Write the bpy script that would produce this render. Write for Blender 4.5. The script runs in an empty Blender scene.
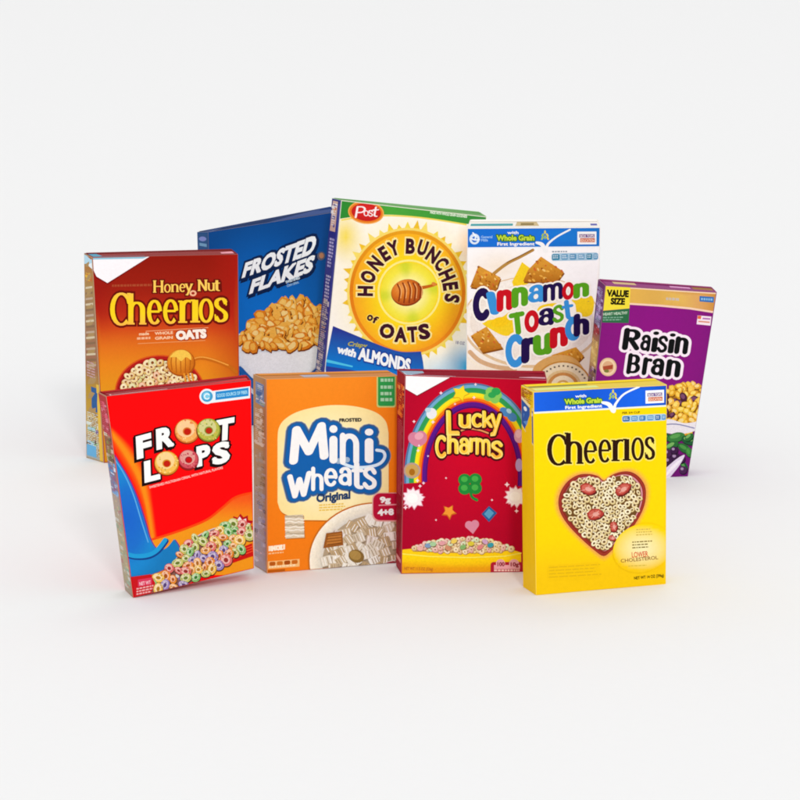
import bpy, bmesh, math, random
import numpy as np
from mathutils import Vector as V, Matrix
from mathutils.geometry import delaunay_2d_cdt as cdt

R = math.radians
sc = bpy.context.scene
col = sc.collection

# ------------------------------------------------------------------ camera
FPX = 3500.0                      # focal length in photograph pixels (800 wide)
PITCH = R(11.5)
DIST = 4.67
dep = PITCH + math.atan(190 / FPX)
CAM = V((0, -DIST * math.cos(dep), DIST * math.sin(dep)))
FWD = V((0, math.cos(PITCH), -math.sin(PITCH)))
UPV = V((0, math.sin(PITCH), math.cos(PITCH)))
cd = bpy.data.cameras.new('camera')
cam = bpy.data.objects.new('camera', cd)
col.objects.link(cam)
cam.location = CAM
cam.rotation_euler = (R(90) - PITCH, 0, 0)
cd.sensor_width = 36
cd.lens = FPX / 800 * 36
cd.clip_start = 0.1
cd.clip_end = 500
sc.camera = cam

def ray(px, py):
    return V((1, 0, 0)) * ((px - 400) / FPX) + UPV * ((400 - py) / FPX) + FWD
def hit(px, py, p0, n):
    d = ray(px, py)
    return CAM + d * ((p0 - CAM).dot(n) / d.dot(n))
def ground(px, py):
    return hit(px, py, V((0, 0, 0)), V((0, 0, 1)))

# ------------------------------------------------------------------ colour and materials
def lin(h):
    h = h.lstrip('#')
    out = []
    for i in (0, 2, 4):
        c = int(h[i:i + 2], 16) / 255
        out.append(c / 12.92 if c <= 0.04045 else ((c + 0.055) / 1.055) ** 2.4)
    return tuple(out)
def mix(a, b, t):
    t = max(0.0, min(1.0, t))
    return tuple(a[i] + (b[i] - a[i]) * t for i in range(3))
def vgrad(stops):
    st = [(p, lin(c)) for p, c in stops]
    def f(x, y):
        if y <= st[0][0]: return st[0][1]
        for (p0, c0), (p1, c1) in zip(st, st[1:]):
            if y <= p1: return mix(c0, c1, (y - p0) / (p1 - p0))
        return st[-1][1]
    return f
def rgrad(cx, cy, rx, ry, stops):
    g = vgrad(stops)
    return lambda x, y: g(0, math.hypot((x - cx) / rx, (y - cy) / ry))

def card_material(name, rough, spec, mottle, scale):
    m = bpy.data.materials.new(name)
    m.use_nodes = True
    nt = m.node_tree
    b = nt.nodes['Principled BSDF']
    b.inputs['Roughness'].default_value = rough
    b.inputs['Specular IOR Level'].default_value = spec
    at = nt.nodes.new('ShaderNodeVertexColor'); at.layer_name = 'Col'
    tc = nt.nodes.new('ShaderNodeTexCoord')
    no = nt.nodes.new('ShaderNodeTexNoise'); no.inputs['Scale'].default_value = scale
    no.inputs['Detail'].default_value = 6; no.inputs['Roughness'].default_value = 0.65
    mr = nt.nodes.new('ShaderNodeMapRange')
    mr.inputs['From Min'].default_value = 0.3; mr.inputs['From Max'].default_value = 0.7
    mr.inputs['To Min'].default_value = 1 - mottle; mr.inputs['To Max'].default_value = 1 + mottle * 0.6
    mx = nt.nodes.new('ShaderNodeMixRGB'); mx.blend_type = 'MULTIPLY'; mx.inputs['Fac'].default_value = 1
    L = nt.links.new
    L(tc.outputs['Object'], no.inputs['Vector'])
    L(no.outputs['Fac'], mr.inputs['Value'])
    L(at.outputs['Color'], mx.inputs['Color1'])
    L(mr.outputs['Result'], mx.inputs['Color2'])
    L(mx.outputs['Color'], b.inputs['Base Color'])
    n2 = nt.nodes.new('ShaderNodeTexNoise'); n2.inputs['Scale'].default_value = 14
    n2.inputs['Detail'].default_value = 3
    bp = nt.nodes.new('ShaderNodeBump'); bp.inputs['Strength'].default_value = 0.05
    bp.inputs['Distance'].default_value = 0.004
    L(tc.outputs['Object'], n2.inputs['Vector'])
    L(n2.outputs['Fac'], bp.inputs['Height'])
    L(bp.outputs['Normal'], b.inputs['Normal'])
    return m
M_PRINT = card_material('printed_coated_card', 0.5, 0.06, 0.035, 220)
M_PHOTO = card_material('photographic_print', 0.5, 0.06, 0.11, 380)
PICTURES = ('cereal_bowl', 'heart_bowl', 'ring_cereal_picture', 'cinnamon_picture', 'cereal_picture', 'biscuit_picture', 'honey_dipper')
M_CARD = card_material('folded_carton_card', 0.6, 0.02, 0.03, 120)

# ------------------------------------------------------------------ 2-D shape helpers (all in photograph pixels)
def disc(cx, cy, rx, ry=None, n=24, rot=0):
    ry = rx if ry is None else ry
    c, s = math.cos(R(rot)), math.sin(R(rot))
    o = []
    for i in range(n):
        a = 2 * math.pi * i / n
        x, y = rx * math.cos(a), ry * math.sin(a)
        o.append((cx + x * c - y * s, cy + x * s + y * c))
    return o
def rect(x0, y0, x1, y1, slope=0.0, shear=0.0):
    f = lambda x, y: (x + shear * (y1 - y), y + slope * (x - x0))
    return [f(x0, y0), f(x1, y0), f(x1, y1), f(x0, y1)]
def rrect(x0, y0, x1, y1, r, slope=0.0):
    o = []
    for cx, cy, a0 in ((x1 - r, y0 + r, -90), (x1 - r, y1 - r, 0), (x0 + r, y1 - r, 90), (x0 + r, y0 + r, 180)):
        for k in range(6):
            a = R(a0 + 18 * k)
            x, y = cx + r * math.cos(a), cy + r * math.sin(a)
            o.append((x, y + slope * (x - x0)))
    return o
def smooth(pts, n=6, closed=False):
    o = []
    m = len(pts)
    rng = range(m) if closed else range(m - 1)
    g = (lambda i: pts[i % m]) if closed else (lambda i: pts[max(0, min(m - 1, i))])
    for i in rng:
        p0, p1, p2, p3 = g(i - 1), g(i), g(i + 1), g(i + 2)
        for k in range(n):
            t = k / n
            o.append(tuple(0.5 * (2 * p1[j] + (p2[j] - p0[j]) * t + (2 * p0[j] - 5 * p1[j] + 4 * p2[j] - p3[j]) * t * t
                                  + (3 * p1[j] - p0[j] - 3 * p2[j] + p3[j]) * t ** 3) for j in range(len(p1))))
    if not closed: o.append(tuple(pts[-1]))
    return o
def arc(cx, cy, rx, ry, a0, a1, n=14):
    return [(cx + rx * math.cos(R(a0 + (a1 - a0) * i / n)), cy + ry * math.sin(R(a0 + (a1 - a0) * i / n))) for i in range(n + 1)]
def ribbon(pts, wf, butt=False, nd=12, ext=0.0):
    """union polygons of a stroke; wf(i, direction) is the half width at point i"""
    P = [tuple(p[:2]) for k, p in enumerate(pts) if k == 0 or math.hypot(p[0] - pts[k - 1][0], p[1] - pts[k - 1][1]) > 1e-7]
    n = len(P)
    if n < 2: return []
    D = []
    for i in range(n - 1):
        dx, dy = P[i + 1][0] - P[i][0], P[i + 1][1] - P[i][1]
        l = math.hypot(dx, dy); D.append((dx / l, dy / l))
    if ext:
        P[0] = (P[0][0] - D[0][0] * ext, P[0][1] - D[0][1] * ext)
        P[-1] = (P[-1][0] + D[-1][0] * ext, P[-1][1] + D[-1][1] * ext)
    polys = []
    closed = n > 3 and math.hypot(P[0][0] - P[-1][0], P[0][1] - P[-1][1]) < 1e-6
    def node(i):
        a = D[i - 1] if i > 0 else (D[-1] if closed else D[0])
        c = D[i] if i < n - 1 else (D[0] if closed else D[-1])
        dot = a[0] * c[0] + a[1] * c[1]
        if dot < 0.55: return None
        t = (a[0] + c[0], a[1] + c[1]); l = math.hypot(*t); t = (t[0] / l, t[1] / l)
        return t, wf(i, t)
    for i in range(n - 1):
        e = []
        for k in (i, i + 1):
            q = node(k)
            if q is None:
                q = (D[i], wf(k, D[i]))
                polys.append(disc(P[k][0], P[k][1], q[1], n=nd))
            t, w = q
            e.append(((P[k][0] - t[1] * w, P[k][1] + t[0] * w), (P[k][0] + t[1] * w, P[k][1] - t[0] * w)))
        polys.append([e[0][0], e[0][1], e[1][1], e[1][0]])
    if not butt and not closed:
        polys.append(disc(P[0][0], P[0][1], wf(0, D[0]), n=nd)); polys.append(disc(P[-1][0], P[-1][1], wf(n - 1, D[-1]), n=nd))
    return polys
def line(pts, w, w1=None, butt=False):
    n = max(1, len(pts) - 1)
    w1 = w if w1 is None else w1
    return ribbon(pts, lambda i, d: (w + (w1 - w) * i / n) / 2, butt)
def ccw(p):
    a = sum(p[i - 1][0] * p[i][1] - p[i][0] * p[i - 1][1] for i in range(len(p)))
    return p if a > 0 else p[::-1]
def star(cx, cy, r0, r1, n, rot=0, ry=1.0):
    return [(cx + (r0 if k % 2 == 0 else r1) * math.cos(R(rot) + math.pi * k / n), cy + ry * (r0 if k % 2 == 0 else r1) * math.sin(R(rot) + math.pi * k / n)) for k in range(2 * n)]
def inside(p, poly):
    x, y = p; c = False
    for i in range(len(poly)):
        (x0, y0), (x1, y1) = poly[i - 1], poly[i]
        if (y0 > y) != (y1 > y) and x < (x1 - x0) * (y - y0) / (y1 - y0) + x0: c = not c
    return c
def clip_tri(tri, quad):
    out = tri
    q = ccw(quad)
    for i in range(len(q)):
        a, b = q[i - 1], q[i]
        f = lambda p: (b[0] - a[0]) * (p[1] - a[1]) - (b[1] - a[1]) * (p[0] - a[0])
        src, out = out, []
        for k in range(len(src)):
            p, r = src[k - 1], src[k]
            fp, fr = f(p), f(r)
            if (fp >= 0) != (fr >= 0):
                t = fp / (fp - fr)
                out.append((p[0] + (r[0] - p[0]) * t, p[1] + (r[1] - p[1]) * t))
            if fr >= 0: out.append(r)
        if len(out) < 3: return []
    return out
def triangulate(polys, grid=0.0, holes=False):
    vs, fs = [], []
    for p in polys:
        p = ccw(p)
        b = len(vs)
        vs += [V(q) for q in p]
        fs.append(list(range(b, b + len(p))))
    if grid:
        xs = [v.x for v in vs]; ys = [v.y for v in vs]
        y = min(ys) + grid / 2
        while y < max(ys):
            x = min(xs) + grid / 2
            while x < max(xs):
                vs.append(V((x, y))); x += grid
            y += grid
    r = cdt(vs, [], fs, 0, 1e-5)
    return [[(r[0][i].x, r[0][i].y) for i in f] for f, src in zip(r[2], r[5]) if (len(src) % 2 if holes else src)]

# ------------------------------------------------------------------ built-in font glyphs as polygon unions
_gl = {}
def _mesh_of(body, shear):
    c = bpy.data.curves.new('t', 'FONT'); c.body = body; c.shear = shear; c.resolution_u = 3
    o = bpy.data.objects.new('t', c); col.objects.link(o)
    dg = bpy.context.evaluated_depsgraph_get(); dg.update()
    me = bpy.data.meshes.new_from_object(o.evaluated_get(dg))
    r = [tuple(v.co[:2]) for v in me.vertices], [tuple(p.vertices) for p in me.polygons]
    bpy.data.objects.remove(o); bpy.data.curves.remove(c); bpy.data.meshes.remove(me)
    return r
_bar = [None]
def fglyph(ch, shear=0.0):
    k = (ch, shear)
    if k not in _gl:
        if _bar[0] is None: _bar[0] = min(v[0] for v in _mesh_of('I', 0)[0])
        vs, fs = _mesh_of(ch, shear) if ch != ' ' else ([], [])
        adv = min(v[0] for v in _mesh_of(('x' if ch == ' ' else '') + ch + 'I', 0)[0][-4:]) if False else None
        if ch == ' ': adv = 0.28
        else:
            a = _mesh_of(ch + 'I', 0)[0]
            adv = max(v[0] for v in a) - (max(v[0] for v in _mesh_of('I', 0)[0]))
        ed = {}
        for f in fs:
            for i in range(len(f)):
                e = tuple(sorted((f[i - 1], f[i]))); ed[e] = ed.get(e, 0) + 1
        _gl[k] = ([t for t in ([vs[i] for i in f] for f in fs) if abs((t[1][0] - t[0][0]) * (t[2][1] - t[0][1]) - (t[2][0] - t[0][0]) * (t[1][1] - t[0][1])) > 1e-5], [(vs[a], vs[b]) for (a, b), n in ed.items() if n == 1], adv)
    return _gl[k]
CAP = 0.73
def fpolys(ch, bold, shear, discs=True):
    tris, edges, adv = fglyph(ch, shear)
    polys = [list(t) for t in tris]
    if bold > 0:
        nb = {}
        for a, b in edges: nb.setdefault(a, []).append(b); nb.setdefault(b, []).append(a)
        def ext(p, q):
            """mitre length at p for the edge q-p"""
            o = [r for r in nb[p] if r != q]
            if not o or not discs: return 0.0
            u = (p[0] - q[0], p[1] - q[1]); v = (o[0][0] - p[0], o[0][1] - p[1])
            t = abs(math.atan2(u[0] * v[1] - u[1] * v[0], u[0] * v[0] + u[1] * v[1]))
            return bold * min(1.0, math.tan(min(t, 2.2) / 2) + .05)
        for a, b in edges:
            dx, dy = b[0] - a[0], b[1] - a[1]; l = math.hypot(dx, dy)
            if l < 1e-6: continue
            nx, ny = -dy / l * bold, dx / l * bold
            ea, eb = ext(a, b), ext(b, a)
            a = (a[0] - dx / l * ea, a[1] - dy / l * ea); b = (b[0] + dx / l * eb, b[1] + dy / l * eb)
            polys.append([(a[0] + nx, a[1] + ny), (a[0] - nx, a[1] - ny), (b[0] - nx, b[1] - ny), (b[0] + nx, b[1] + ny)])
    return polys

# ------------------------------------------------------------------ hand-drawn skeleton letters (x-height 1, capitals 1.4)
def A(cx, cy, rx, ry, a0, a1, n=16): return arc(cx, cy, rx, ry, a0, a1, n)
S_ = smooth([(.60, .80), (.46, .97), (.28, 1), (.09, .90), (.07, .72), (.22, .57), (.42, .46), (.58, .31), (.57, .11), (.40, 0), (.20, 0), (.02, .17)], 4)
ARCH = [(0, .58)] + A(.31, .66, .31, .34, 165, 0) + [(.62, 0)]
SK = {
 'C': [A(.52, .7, .52, .7, 48, 312)],
 'c': [A(.4, .5, .4, .5, 48, 312)],
 'h': [[(0, 0), (0, 1.45)], ARCH],
 'n': [[(0, 0), (0, 1)], ARCH],
 'm': [[(0, 0), (0, 1)], [(0, .6)] + A(.26, .68, .26, .32, 165, 0) + [(.52, 0)], [(.52, .6)] + A(.78, .68, .26, .32, 165, 0) + [(1.04, 0)]],
 'e': [[(.04, .53), (.7, .53)], A(.37, .5, .37, .5, 4, 318)],
 'r': [[(0, 0), (0, 1)], [(0, .55)] + A(.3, .68, .3, .32, 165, 65)],
 'ı': [[(0, 0), (0, 1)]],
 'i': [[(0, 0), (0, 1)], [(0, 1.5), (0.001, 1.52)]],
 'o': [A(.4, .5, .4, .5, 0, 360, 26)],
 's': [S_],
 'H': [[(0, 0), (0, 1.4)], [(.8, 0), (.8, 1.4)], [(0, .72), (.8, .72)]],
 'y': [[(0, 1), (.36, .06)], [(.72, 1), (.36, .06), (.18, -.38), (-.04, -.42)]],
 'N': [[(0, 0), (0, 1.4)], [(0, 1.4), (.78, 0)], [(.78, 0), (.78, 1.4)]],
 'u': [[(0, 1), (0, .34)] + A(.32, .34, .32, .34, 180, 345), [(.64, 1), (.64, 0)]],
 't': [[(.2, 1.38), (.2, .25)] + A(.42, .25, .22, .25, 180, 285), [(0, 1), (.48, 1)]],
 'M': [[(0, 0), (.1, 1.4)], [(.1, 1.4), (.52, .3)], [(.52, .3), (.94, 1.4)], [(.94, 1.4), (1.04, 0)]],
 'W': [[(0, 1.4), (.28, 0)], [(.28, 0), (.52, 1.1)], [(.52, 1.1), (.76, 0)], [(.76, 0), (1.04, 1.4)]],
 'a': [[(.06, .8)] + A(.32, .68, .30, .32, 145, 0) + [(.62, 0)], A(.31, .29, .31, .29, 0, 360, 20)],
 'L': [[(0, 1.4), (0, 0), (.66, 0)]],
 'k': [[(0, 0), (0, 1.45)], [(.58, 1), (0, .42)], [(.2, .6), (.64, 0)]],
 'T': [[(0, 1.4), (.9, 1.4)], [(.45, 1.4), (.45, 0)]],
 'R': [[(0, 0), (0, 1.4)], [(0, 1.4)] + A(.35, 1.05, .38, .35, 90, -90) + [(0, .7)], [(.3, .7), (.78, 0)]],
 'B': [[(0, 0), (0, 1.4)], [(0, 1.4)] + A(.32, 1.06, .34, .34, 90, -90) + [(0, .72)], [(.3, .72)] + A(.34, .36, .42, .36, 90, -90) + [(0, 0)]],
 'P': [[(0, 0), (0, 1.4)], [(0, 1.4)] + A(.35, 1.02, .40, .38, 90, -90) + [(0, .64)]],
}
SERIF = {'h': [(-.2, .2, 0), (.44, .82, 0), (-.2, 0, 1.43)], 'n': [(-.2, .2, 0), (.44, .82, 0), (-.2, 0, .98)], 'r': [(-.2, .24, 0), (-.2, 0, .98)],
         'ı': [(-.22, .22, 0), (-.2, 0, .98)], 'H': [(-.18, .18, 0), (.62, .98, 0), (-.18, .18, 1.4), (.62, .98, 1.4)],
         'N': [(-.18, .18, 0), (-.2, .1, 1.4), (.6, .96, 1.4)], 'u': [(-.2, 0, .98), (.44, .64, .98), (.64, .82, 0.02)], 'y': [(-.18, .18, 1), (.54, .88, 1)],
         't': []}
def sglyph(ch, thick, thin, grow=0.0, serif=False, butt=False):
    """polygons in glyph units (y up)"""
    def wf(i, d): return (thin + (thick - thin) * abs(d[1]) ** 1.5) / 2 + grow
    if not serif:                                           # keep counters open in heavy weights
        tk, tn = {'s': (.27, .23), 'a': (.34, .22), 'e': (.34, .2), 'm': (.3, .26), 'W': (.3, .22), 'M': (.32, .24), 'R': (.42, .24), 'B': (.4, .2)}.get(ch, (9, 9))
        thick, thin = min(thick, tk), min(thin, tn)
    polys = []
    for st in SK[ch]:
        polys += ribbon(st, wf, butt, ext=grow if butt else 0)
    if serif:
        for x0, x1, y in SERIF.get(ch, []):
            h = thin / 2 * 0.8 + grow
            polys.append([(x0 - grow, y - h), (x1 + grow, y - h), (x1 + grow, y + h), (x0 - grow, y + h)])
        if ch == 'C': polys += ribbon([(.84, 1.3), (.9, .98)], lambda i, d: thin * (0.75 - .35 * i) + grow)
        if ch == 's': polys += ribbon([(.6, .95), (.62, .74)], lambda i, d: thin * .45 + grow) + ribbon([(.0, .04), (-.02, .26)], lambda i, d: thin * .45 + grow)
    return polys
def bbox(polys):
    xs = [p[0] for q in polys for p in q]; ys = [p[1] for q in polys for p in q]
    return min(xs), min(ys), max(xs), max(ys)

# ------------------------------------------------------------------ one cereal box
EPS = 0.000014
class Box:
    def __init__(s, label, yaw, depth, TL, TR, BR, BL, bTL, bTR, bBL=None, base='#888888', anchor=None, flat=True, top=None, side=None):
        s.yaw = R(yaw); s.D = depth; s.layer = 0; s.els = []; s.sheets = []; s.rnd = random.Random(label)
        s.px = [TL, TR, BR, BL]
        ax = V((math.cos(s.yaw), math.sin(s.yaw), 0)); ay = V((-math.sin(s.yaw), math.cos(s.yaw), 0))
        s.n = ay
        s.P0 = ground(*(anchor or BL))
        mid = hit((BL[0] + BR[0]) / 2, BL[1], s.P0, s.n)
        o = V((mid.x, mid.y, 0)) + ay * depth / 2
        s.Mi = (Matrix.Translation(o) @ Matrix.Rotation(s.yaw, 4, 'Z')).inverted()
        root = bpy.data.objects.new('cereal_box', None); col.objects.link(root)
        root.empty_display_size = 0.05
        root.location = o; root.rotation_euler = (0, 0, s.yaw)
        root['label'] = label; root['category'] = 'cereal box'; root['group'] = 'cereal boxes standing in two rows'
        s.root = root
        f = [s.front(*p) for p in (TL, TR, BR, BL)]
        back = lambda p: s.Mi @ hit(p[0], p[1], s.P0 + ay * depth, s.n)
        if flat: f[2].z = 0; f[3].z = 0
        b0 = back(bTL); b1 = back(bTR)
        b3 = back(bBL) if bBL else V((f[3].x + (b0.x - f[0].x), 0, 0))
        b3.z = f[3].z; b3.y = depth / 2
        b2 = V((f[2].x + (b1.x - f[1].x) * .6, depth / 2, f[2].z))
        s.c = f + [b0, b1, b2, b3]
        bm = bmesh.new()
        vs = [bm.verts.new(c) for c in s.c]
        N = 14
        col_f = [vs[0]] + [bm.verts.new(s.c[0].lerp(s.c[3], k / N)) for k in range(1, N)] + [vs[3]]
        col_b = [vs[4]] + [bm.verts.new(s.c[4].lerp(s.c[7], k / N)) for k in range(1, N)] + [vs[7]]
        bm.faces.new(col_f + [vs[2], vs[1]])
        bm.faces.new([vs[5], vs[6]] + col_b[::-1])
        for q in ((0, 1, 5, 4), (3, 7, 6, 2), (1, 2, 6, 5)):
            bm.faces.new([vs[i] for i in q])
        for k in range(N): bm.faces.new([col_f[k], col_b[k], col_b[k + 1], col_f[k + 1]])
        bmesh.ops.recalc_face_normals(bm, faces=bm.faces)
        sharp = [e for e in bm.edges if len(e.link_faces) == 2 and e.link_faces[0].normal.angle(e.link_faces[1].normal) > .6]
        bmesh.ops.bevel(bm, geom=sharp, offset=0.0011, segments=3, profile=0.6, affect='EDGES')
        cl = bm.loops.layers.float_color.new('Col')
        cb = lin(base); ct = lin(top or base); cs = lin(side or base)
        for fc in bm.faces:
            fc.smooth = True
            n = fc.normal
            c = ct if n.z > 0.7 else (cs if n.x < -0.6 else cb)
            if fc.calc_area() < 2.5e-4 and len(fc.verts) == 4 and max(abs(n.x), abs(n.y), abs(n.z)) < .97: c = mix(c, (.8, .76, .7), .24)  # fold faces paler: card wear plus an edge highlight mixed into the colour
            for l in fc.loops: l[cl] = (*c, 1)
        me = bpy.data.meshes.new('carton'); bm.to_mesh(me); bm.free()
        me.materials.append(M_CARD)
        ob = bpy.data.objects.new('carton', me); col.objects.link(ob); ob.parent = root
        s.carton = ob
        cx = sum(p[0] for p in s.px) / 4; cy = sum(p[1] for p in s.px) / 4
        # printable area: the flat of the front, just inside the rounded folds
        loc = [V((c.x, c.z)) for c in s.c[:4]]
        s.clipq = [s.front2(q) for q in ()]
        s.quad = []
        k = 0.85
        for i in range(4):
            p, a, b = V(s.px[i]), V(s.px[i - 1]), V(s.px[(i + 1) % 4])
            s.quad.append(tuple(p + (a - p).normalized() * k + (b - p).normalized() * k))
        s.place = 'front'
    def front2(s, q): return q
    def front(s, x, y): return s.Mi @ hit(x, y, s.P0, s.n)
    def local(s, place, x, y, off):
        if place == 'front':
            p = s.front(x, y); p.y -= off
            return p
        a = s.c
        if place == 'side':                                     # x: 0 back .. 1 front, y: 0 top .. 1 bottom
            q = (a[4], a[0], a[3], a[7])
        else:                                                   # top: x 0..1 left to right, y: 0 back .. 1 front
            q = (a[4], a[5], a[1], a[0])
        p = (q[0] * (1 - x) + q[1] * x) * (1 - y) + (q[3] * (1 - x) + q[2] * x) * y
        n = (q[1] - q[0]).cross(q[3] - q[0]).normalized()
        if place == 'side' and n.x > 0: n = -n
        if place == 'top' and n.z < 0: n = -n
        return p + n * off
    # ---- elements
    def begin(s, name, place='front', parent=None, label=None):
        s.els.append(dict(name=name, place=place, parent=parent, label=label, faces=[]))
        s.cur = s.els[-1]
        if place != 'front' and not parent: s.layer = 0
        return s.cur
    def resume(s, name):
        s.cur = [e for e in s.els if e['name'] == name][-1]
    def fill(s, polys, color, grid=0.0, holes=False, clip=None, sub=0):
        if polys and isinstance(polys[0][0], (int, float)): polys = [polys]
        fn = color if callable(color) else None
        c0 = None if fn else (lin(color) if isinstance(color, str) else color)
        e = s.cur
        q = s.quad if e['place'] == 'front' else [(.04, .006), (.965, .006), (.965, .994), (.04, .994)] if e['place'] == 'side' else [(.008, .03), (.992, .03), (.992, .97), (.008, .97)]
        sheet = []
        for t in triangulate(polys, grid, holes):
            t = clip_tri(t, q)
            if clip and t: t = clip_tri(t, clip)
            if len(t) < 3: continue
            sheet.append((t, [fn(x, y) for x, y in t] if fn else [c0] * len(t)))
        if sheet:
            xs = [p[0] for t, _ in sheet for p in t]; ys = [p[1] for t, _ in sheet for p in t]
            s.sheets.append((e, sheet, (min(xs), min(ys), max(xs), max(ys))))
            e['faces'].append(1)
    def many(s, polys, colors, cyc=8, **k):
        """polygons that may overlap, each on its own thin sheet out of a cycle of eight"""
        for i, p in enumerate(polys):
            s.fill([p] if isinstance(p[0][0], (int, float)) else p, colors[i], **k)
    def text(s, body, p0, p1, h, color, h1=None, bold=0.0, shear=0.0, out=None, up=None, discs=True, shadow=None, colors=None, sp=0.0):
        h1 = h if h1 is None else h1
        d = V(p1) - V(p0); L = d.length; d.normalize()
        upv = V(up).normalized() if up else V((d.y, -d.x))
        adv = [fglyph(c)[2] + sp for c in body]
        tot = sum(adv)
        layers = []
        if shadow: layers.append(('sh', shadow[2], shadow[0], shadow[1], shadow[3] if len(shadow) > 3 else 0))
        if out:
            for o in (out if isinstance(out, list) else [out]): layers.append(('o', o[1], 0, 0, o[0]))
        layers.append(('f', color, 0, 0, 0))
        for kind, cc, ox, oy, gpx in layers:
            x = 0.0; s.layer += 2
            for i, ch in enumerate(body):
                t = (x + adv[i] / 2) / tot
                hh = h + (h1 - h) * t
                sx = L / tot; sy = hh / CAP
                o = V(p0) + d * (L * x / tot)
                if ch != ' ':
                    b = bold + gpx / ((sx + sy) / 2)
                    polys = [[((o + d * (u * sx) + upv * (v * sy)).x + ox, (o + d * (u * sx) + upv * (v * sy)).y + oy) for u, v in p] for p in fpolys(ch, b, shear, discs)]
                    s.fill(polys, colors[i] if (colors and kind == 'f') else cc, sub=(i % 2) * 0.8 + 0.0001)
                x += adv[i]
            s.layer += 1
    def glyph(s, ch, box, color, thick=.3, thin=.3, rot=0, slant=0, skew=0, out=(), serif=False, butt=False, shadow=None, grid=0, font=None):
        """one letter fitted into a pixel box (x0,y0,x1,y1), then rotated / slanted about its centre"""
        base = fpolys(font, thick, 0) if font else sglyph(ch, thick, thin, 0, serif, butt)
        bx = bbox(base)
        x0, y0, x1, y1 = box
        sx = (x1 - x0) / max(1e-6, bx[2] - bx[0]); sy = (y1 - y0) / (bx[3] - bx[1])
        cx, cy = (x0 + x1) / 2, (y0 + y1) / 2
        c, sn = math.cos(R(rot)), math.sin(R(rot))
        def mp(p, ox=0, oy=0):
            x = x0 + (p[0] - bx[0]) * sx - cx; y = y1 - (p[1] - bx[1]) * sy - cy
            x -= slant * y
            y += skew * x
            return (cx + ox + x * c - y * sn, cy + oy + x * sn + y * c)
        def draw(gpx, cc, ox=0, oy=0, g=0):
            gr = gpx / ((sx + sy) / 2)
            pl = fpolys(font, thick + gr, 0) if font else sglyph(ch, thick, thin, gr, serif, butt)
            s.fill([[mp(p, ox, oy) for p in q] for q in pl], cc, grid=g)
        if shadow: draw(shadow[3] if len(shadow) > 3 else 0, shadow[2], shadow[0], shadow[1])
        for w, cc in out: draw(w, cc)
        draw(0, color, g=grid)
    def word(s, items, color, out=(), shadow=None, **k):
        """letters of one word: all outlines first, then all faces"""
        cols = color if isinstance(color, list) else [color] * len(items)
        if shadow:
            for it in items: s.glyph(it[0], it[1], shadow[2], **{**k, **(it[2] if len(it) > 2 else {}), 'shadow': (shadow[0], shadow[1], shadow[2], shadow[3])})
        for w, cc in out:
            for it in items:
                s.glyph_out(it, w, cc, k)
        for it, cc in zip(items, cols):
            s.glyph(it[0], it[1], cc, **{**k, **(it[2] if len(it) > 2 else {})})
    def glyph_out(s, it, w, cc, k):
        kk = {**k, **(it[2] if len(it) > 2 else {})}
        kk.pop('grid', None)
        kk['out'] = ((w, cc),)
        n = len(s.cur['faces'])
        lay = s.layer
        s.glyph(it[0], it[1], cc, **kk)
    def bars(s, x0, y0, x1, y1, rows, color, slope=0.0, fill=0.55, minw=1.2, maxw=4.0, gap=.7, ragged=.25):
        """rows of print too small to read"""
        rh = (y1 - y0) / rows
        polys = []
        for r_ in range(rows):
            x = x0; xe = x1 - s.rnd.random() * ragged * (x1 - x0)
            while x < xe:
                w = s.rnd.uniform(minw, maxw)
                a = y0 + r_ * rh + slope * (x - x0)
                polys.append(rect(x, a, min(x + w, xe), a + rh * fill, slope))
                x += w + gap
        s.fill(polys, color)
    def rings(s, test, bounds, r, dist, cols, n=400, dark='#7a4a1e', holec=None, hole=.42, squash=(.6, 1.0)):
        pts = []
        x0, y0, x1, y1 = bounds
        for _ in range(n * 12):
            p = (s.rnd.uniform(x0, x1), s.rnd.uniform(y0, y1))
            if test(p) and all(math.hypot(p[0] - q[0], p[1] - q[1]) > dist for q in pts): pts.append(p)
            if len(pts) >= n: break
        s.rnd.shuffle(pts)
        P, Cc = [], []
        for (x, y) in pts:
            rr = r * s.rnd.uniform(.85, 1.12); q = s.rnd.uniform(*squash); a = s.rnd.uniform(0, 180)
            c = s.rnd.choice(cols)
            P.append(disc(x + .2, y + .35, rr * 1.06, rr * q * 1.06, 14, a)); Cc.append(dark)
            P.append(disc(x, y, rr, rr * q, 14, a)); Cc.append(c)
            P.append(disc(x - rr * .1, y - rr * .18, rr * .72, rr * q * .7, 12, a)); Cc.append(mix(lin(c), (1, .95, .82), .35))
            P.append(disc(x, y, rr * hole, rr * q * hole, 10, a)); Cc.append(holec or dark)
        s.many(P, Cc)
        return pts
    def flap(s, color, edge, y0=.0, y1=.62, lift=0.0007):
        """glued closing flap: a thin card plate on the top"""
        bm = bmesh.new()
        lo = [s.local('top', x, y, 0.0001) for x, y in ((.012, y0 + .05), (.988, y0 + .05), (.988, y1), (.012, y1))]
        hi = [s.local('top', x, y, lift) for x, y in ((.012, y0 + .05), (.988, y0 + .05), (.988, y1), (.012, y1))]
        vs = [bm.verts.new(p) for p in lo + hi]
        for q in ((4, 5, 6, 7), (3, 2, 1, 0), (0, 1, 5, 4), (1, 2, 6, 5), (2, 3, 7, 6), (3, 0, 4, 7)): bm.faces.new([vs[i] for i in q])
        bmesh.ops.recalc_face_normals(bm, faces=bm.faces)
        cl = bm.loops.layers.float_color.new('Col')
        up = max(bm.faces, key=lambda f: f.normal.z)
        for f in bm.faces:
            for l in f.loops: l[cl] = (*lin(color if f == up else edge), 1)
        me = bpy.data.meshes.new('top_flap'); bm.to_mesh(me); bm.free()
        me.materials.append(M_CARD)
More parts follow.
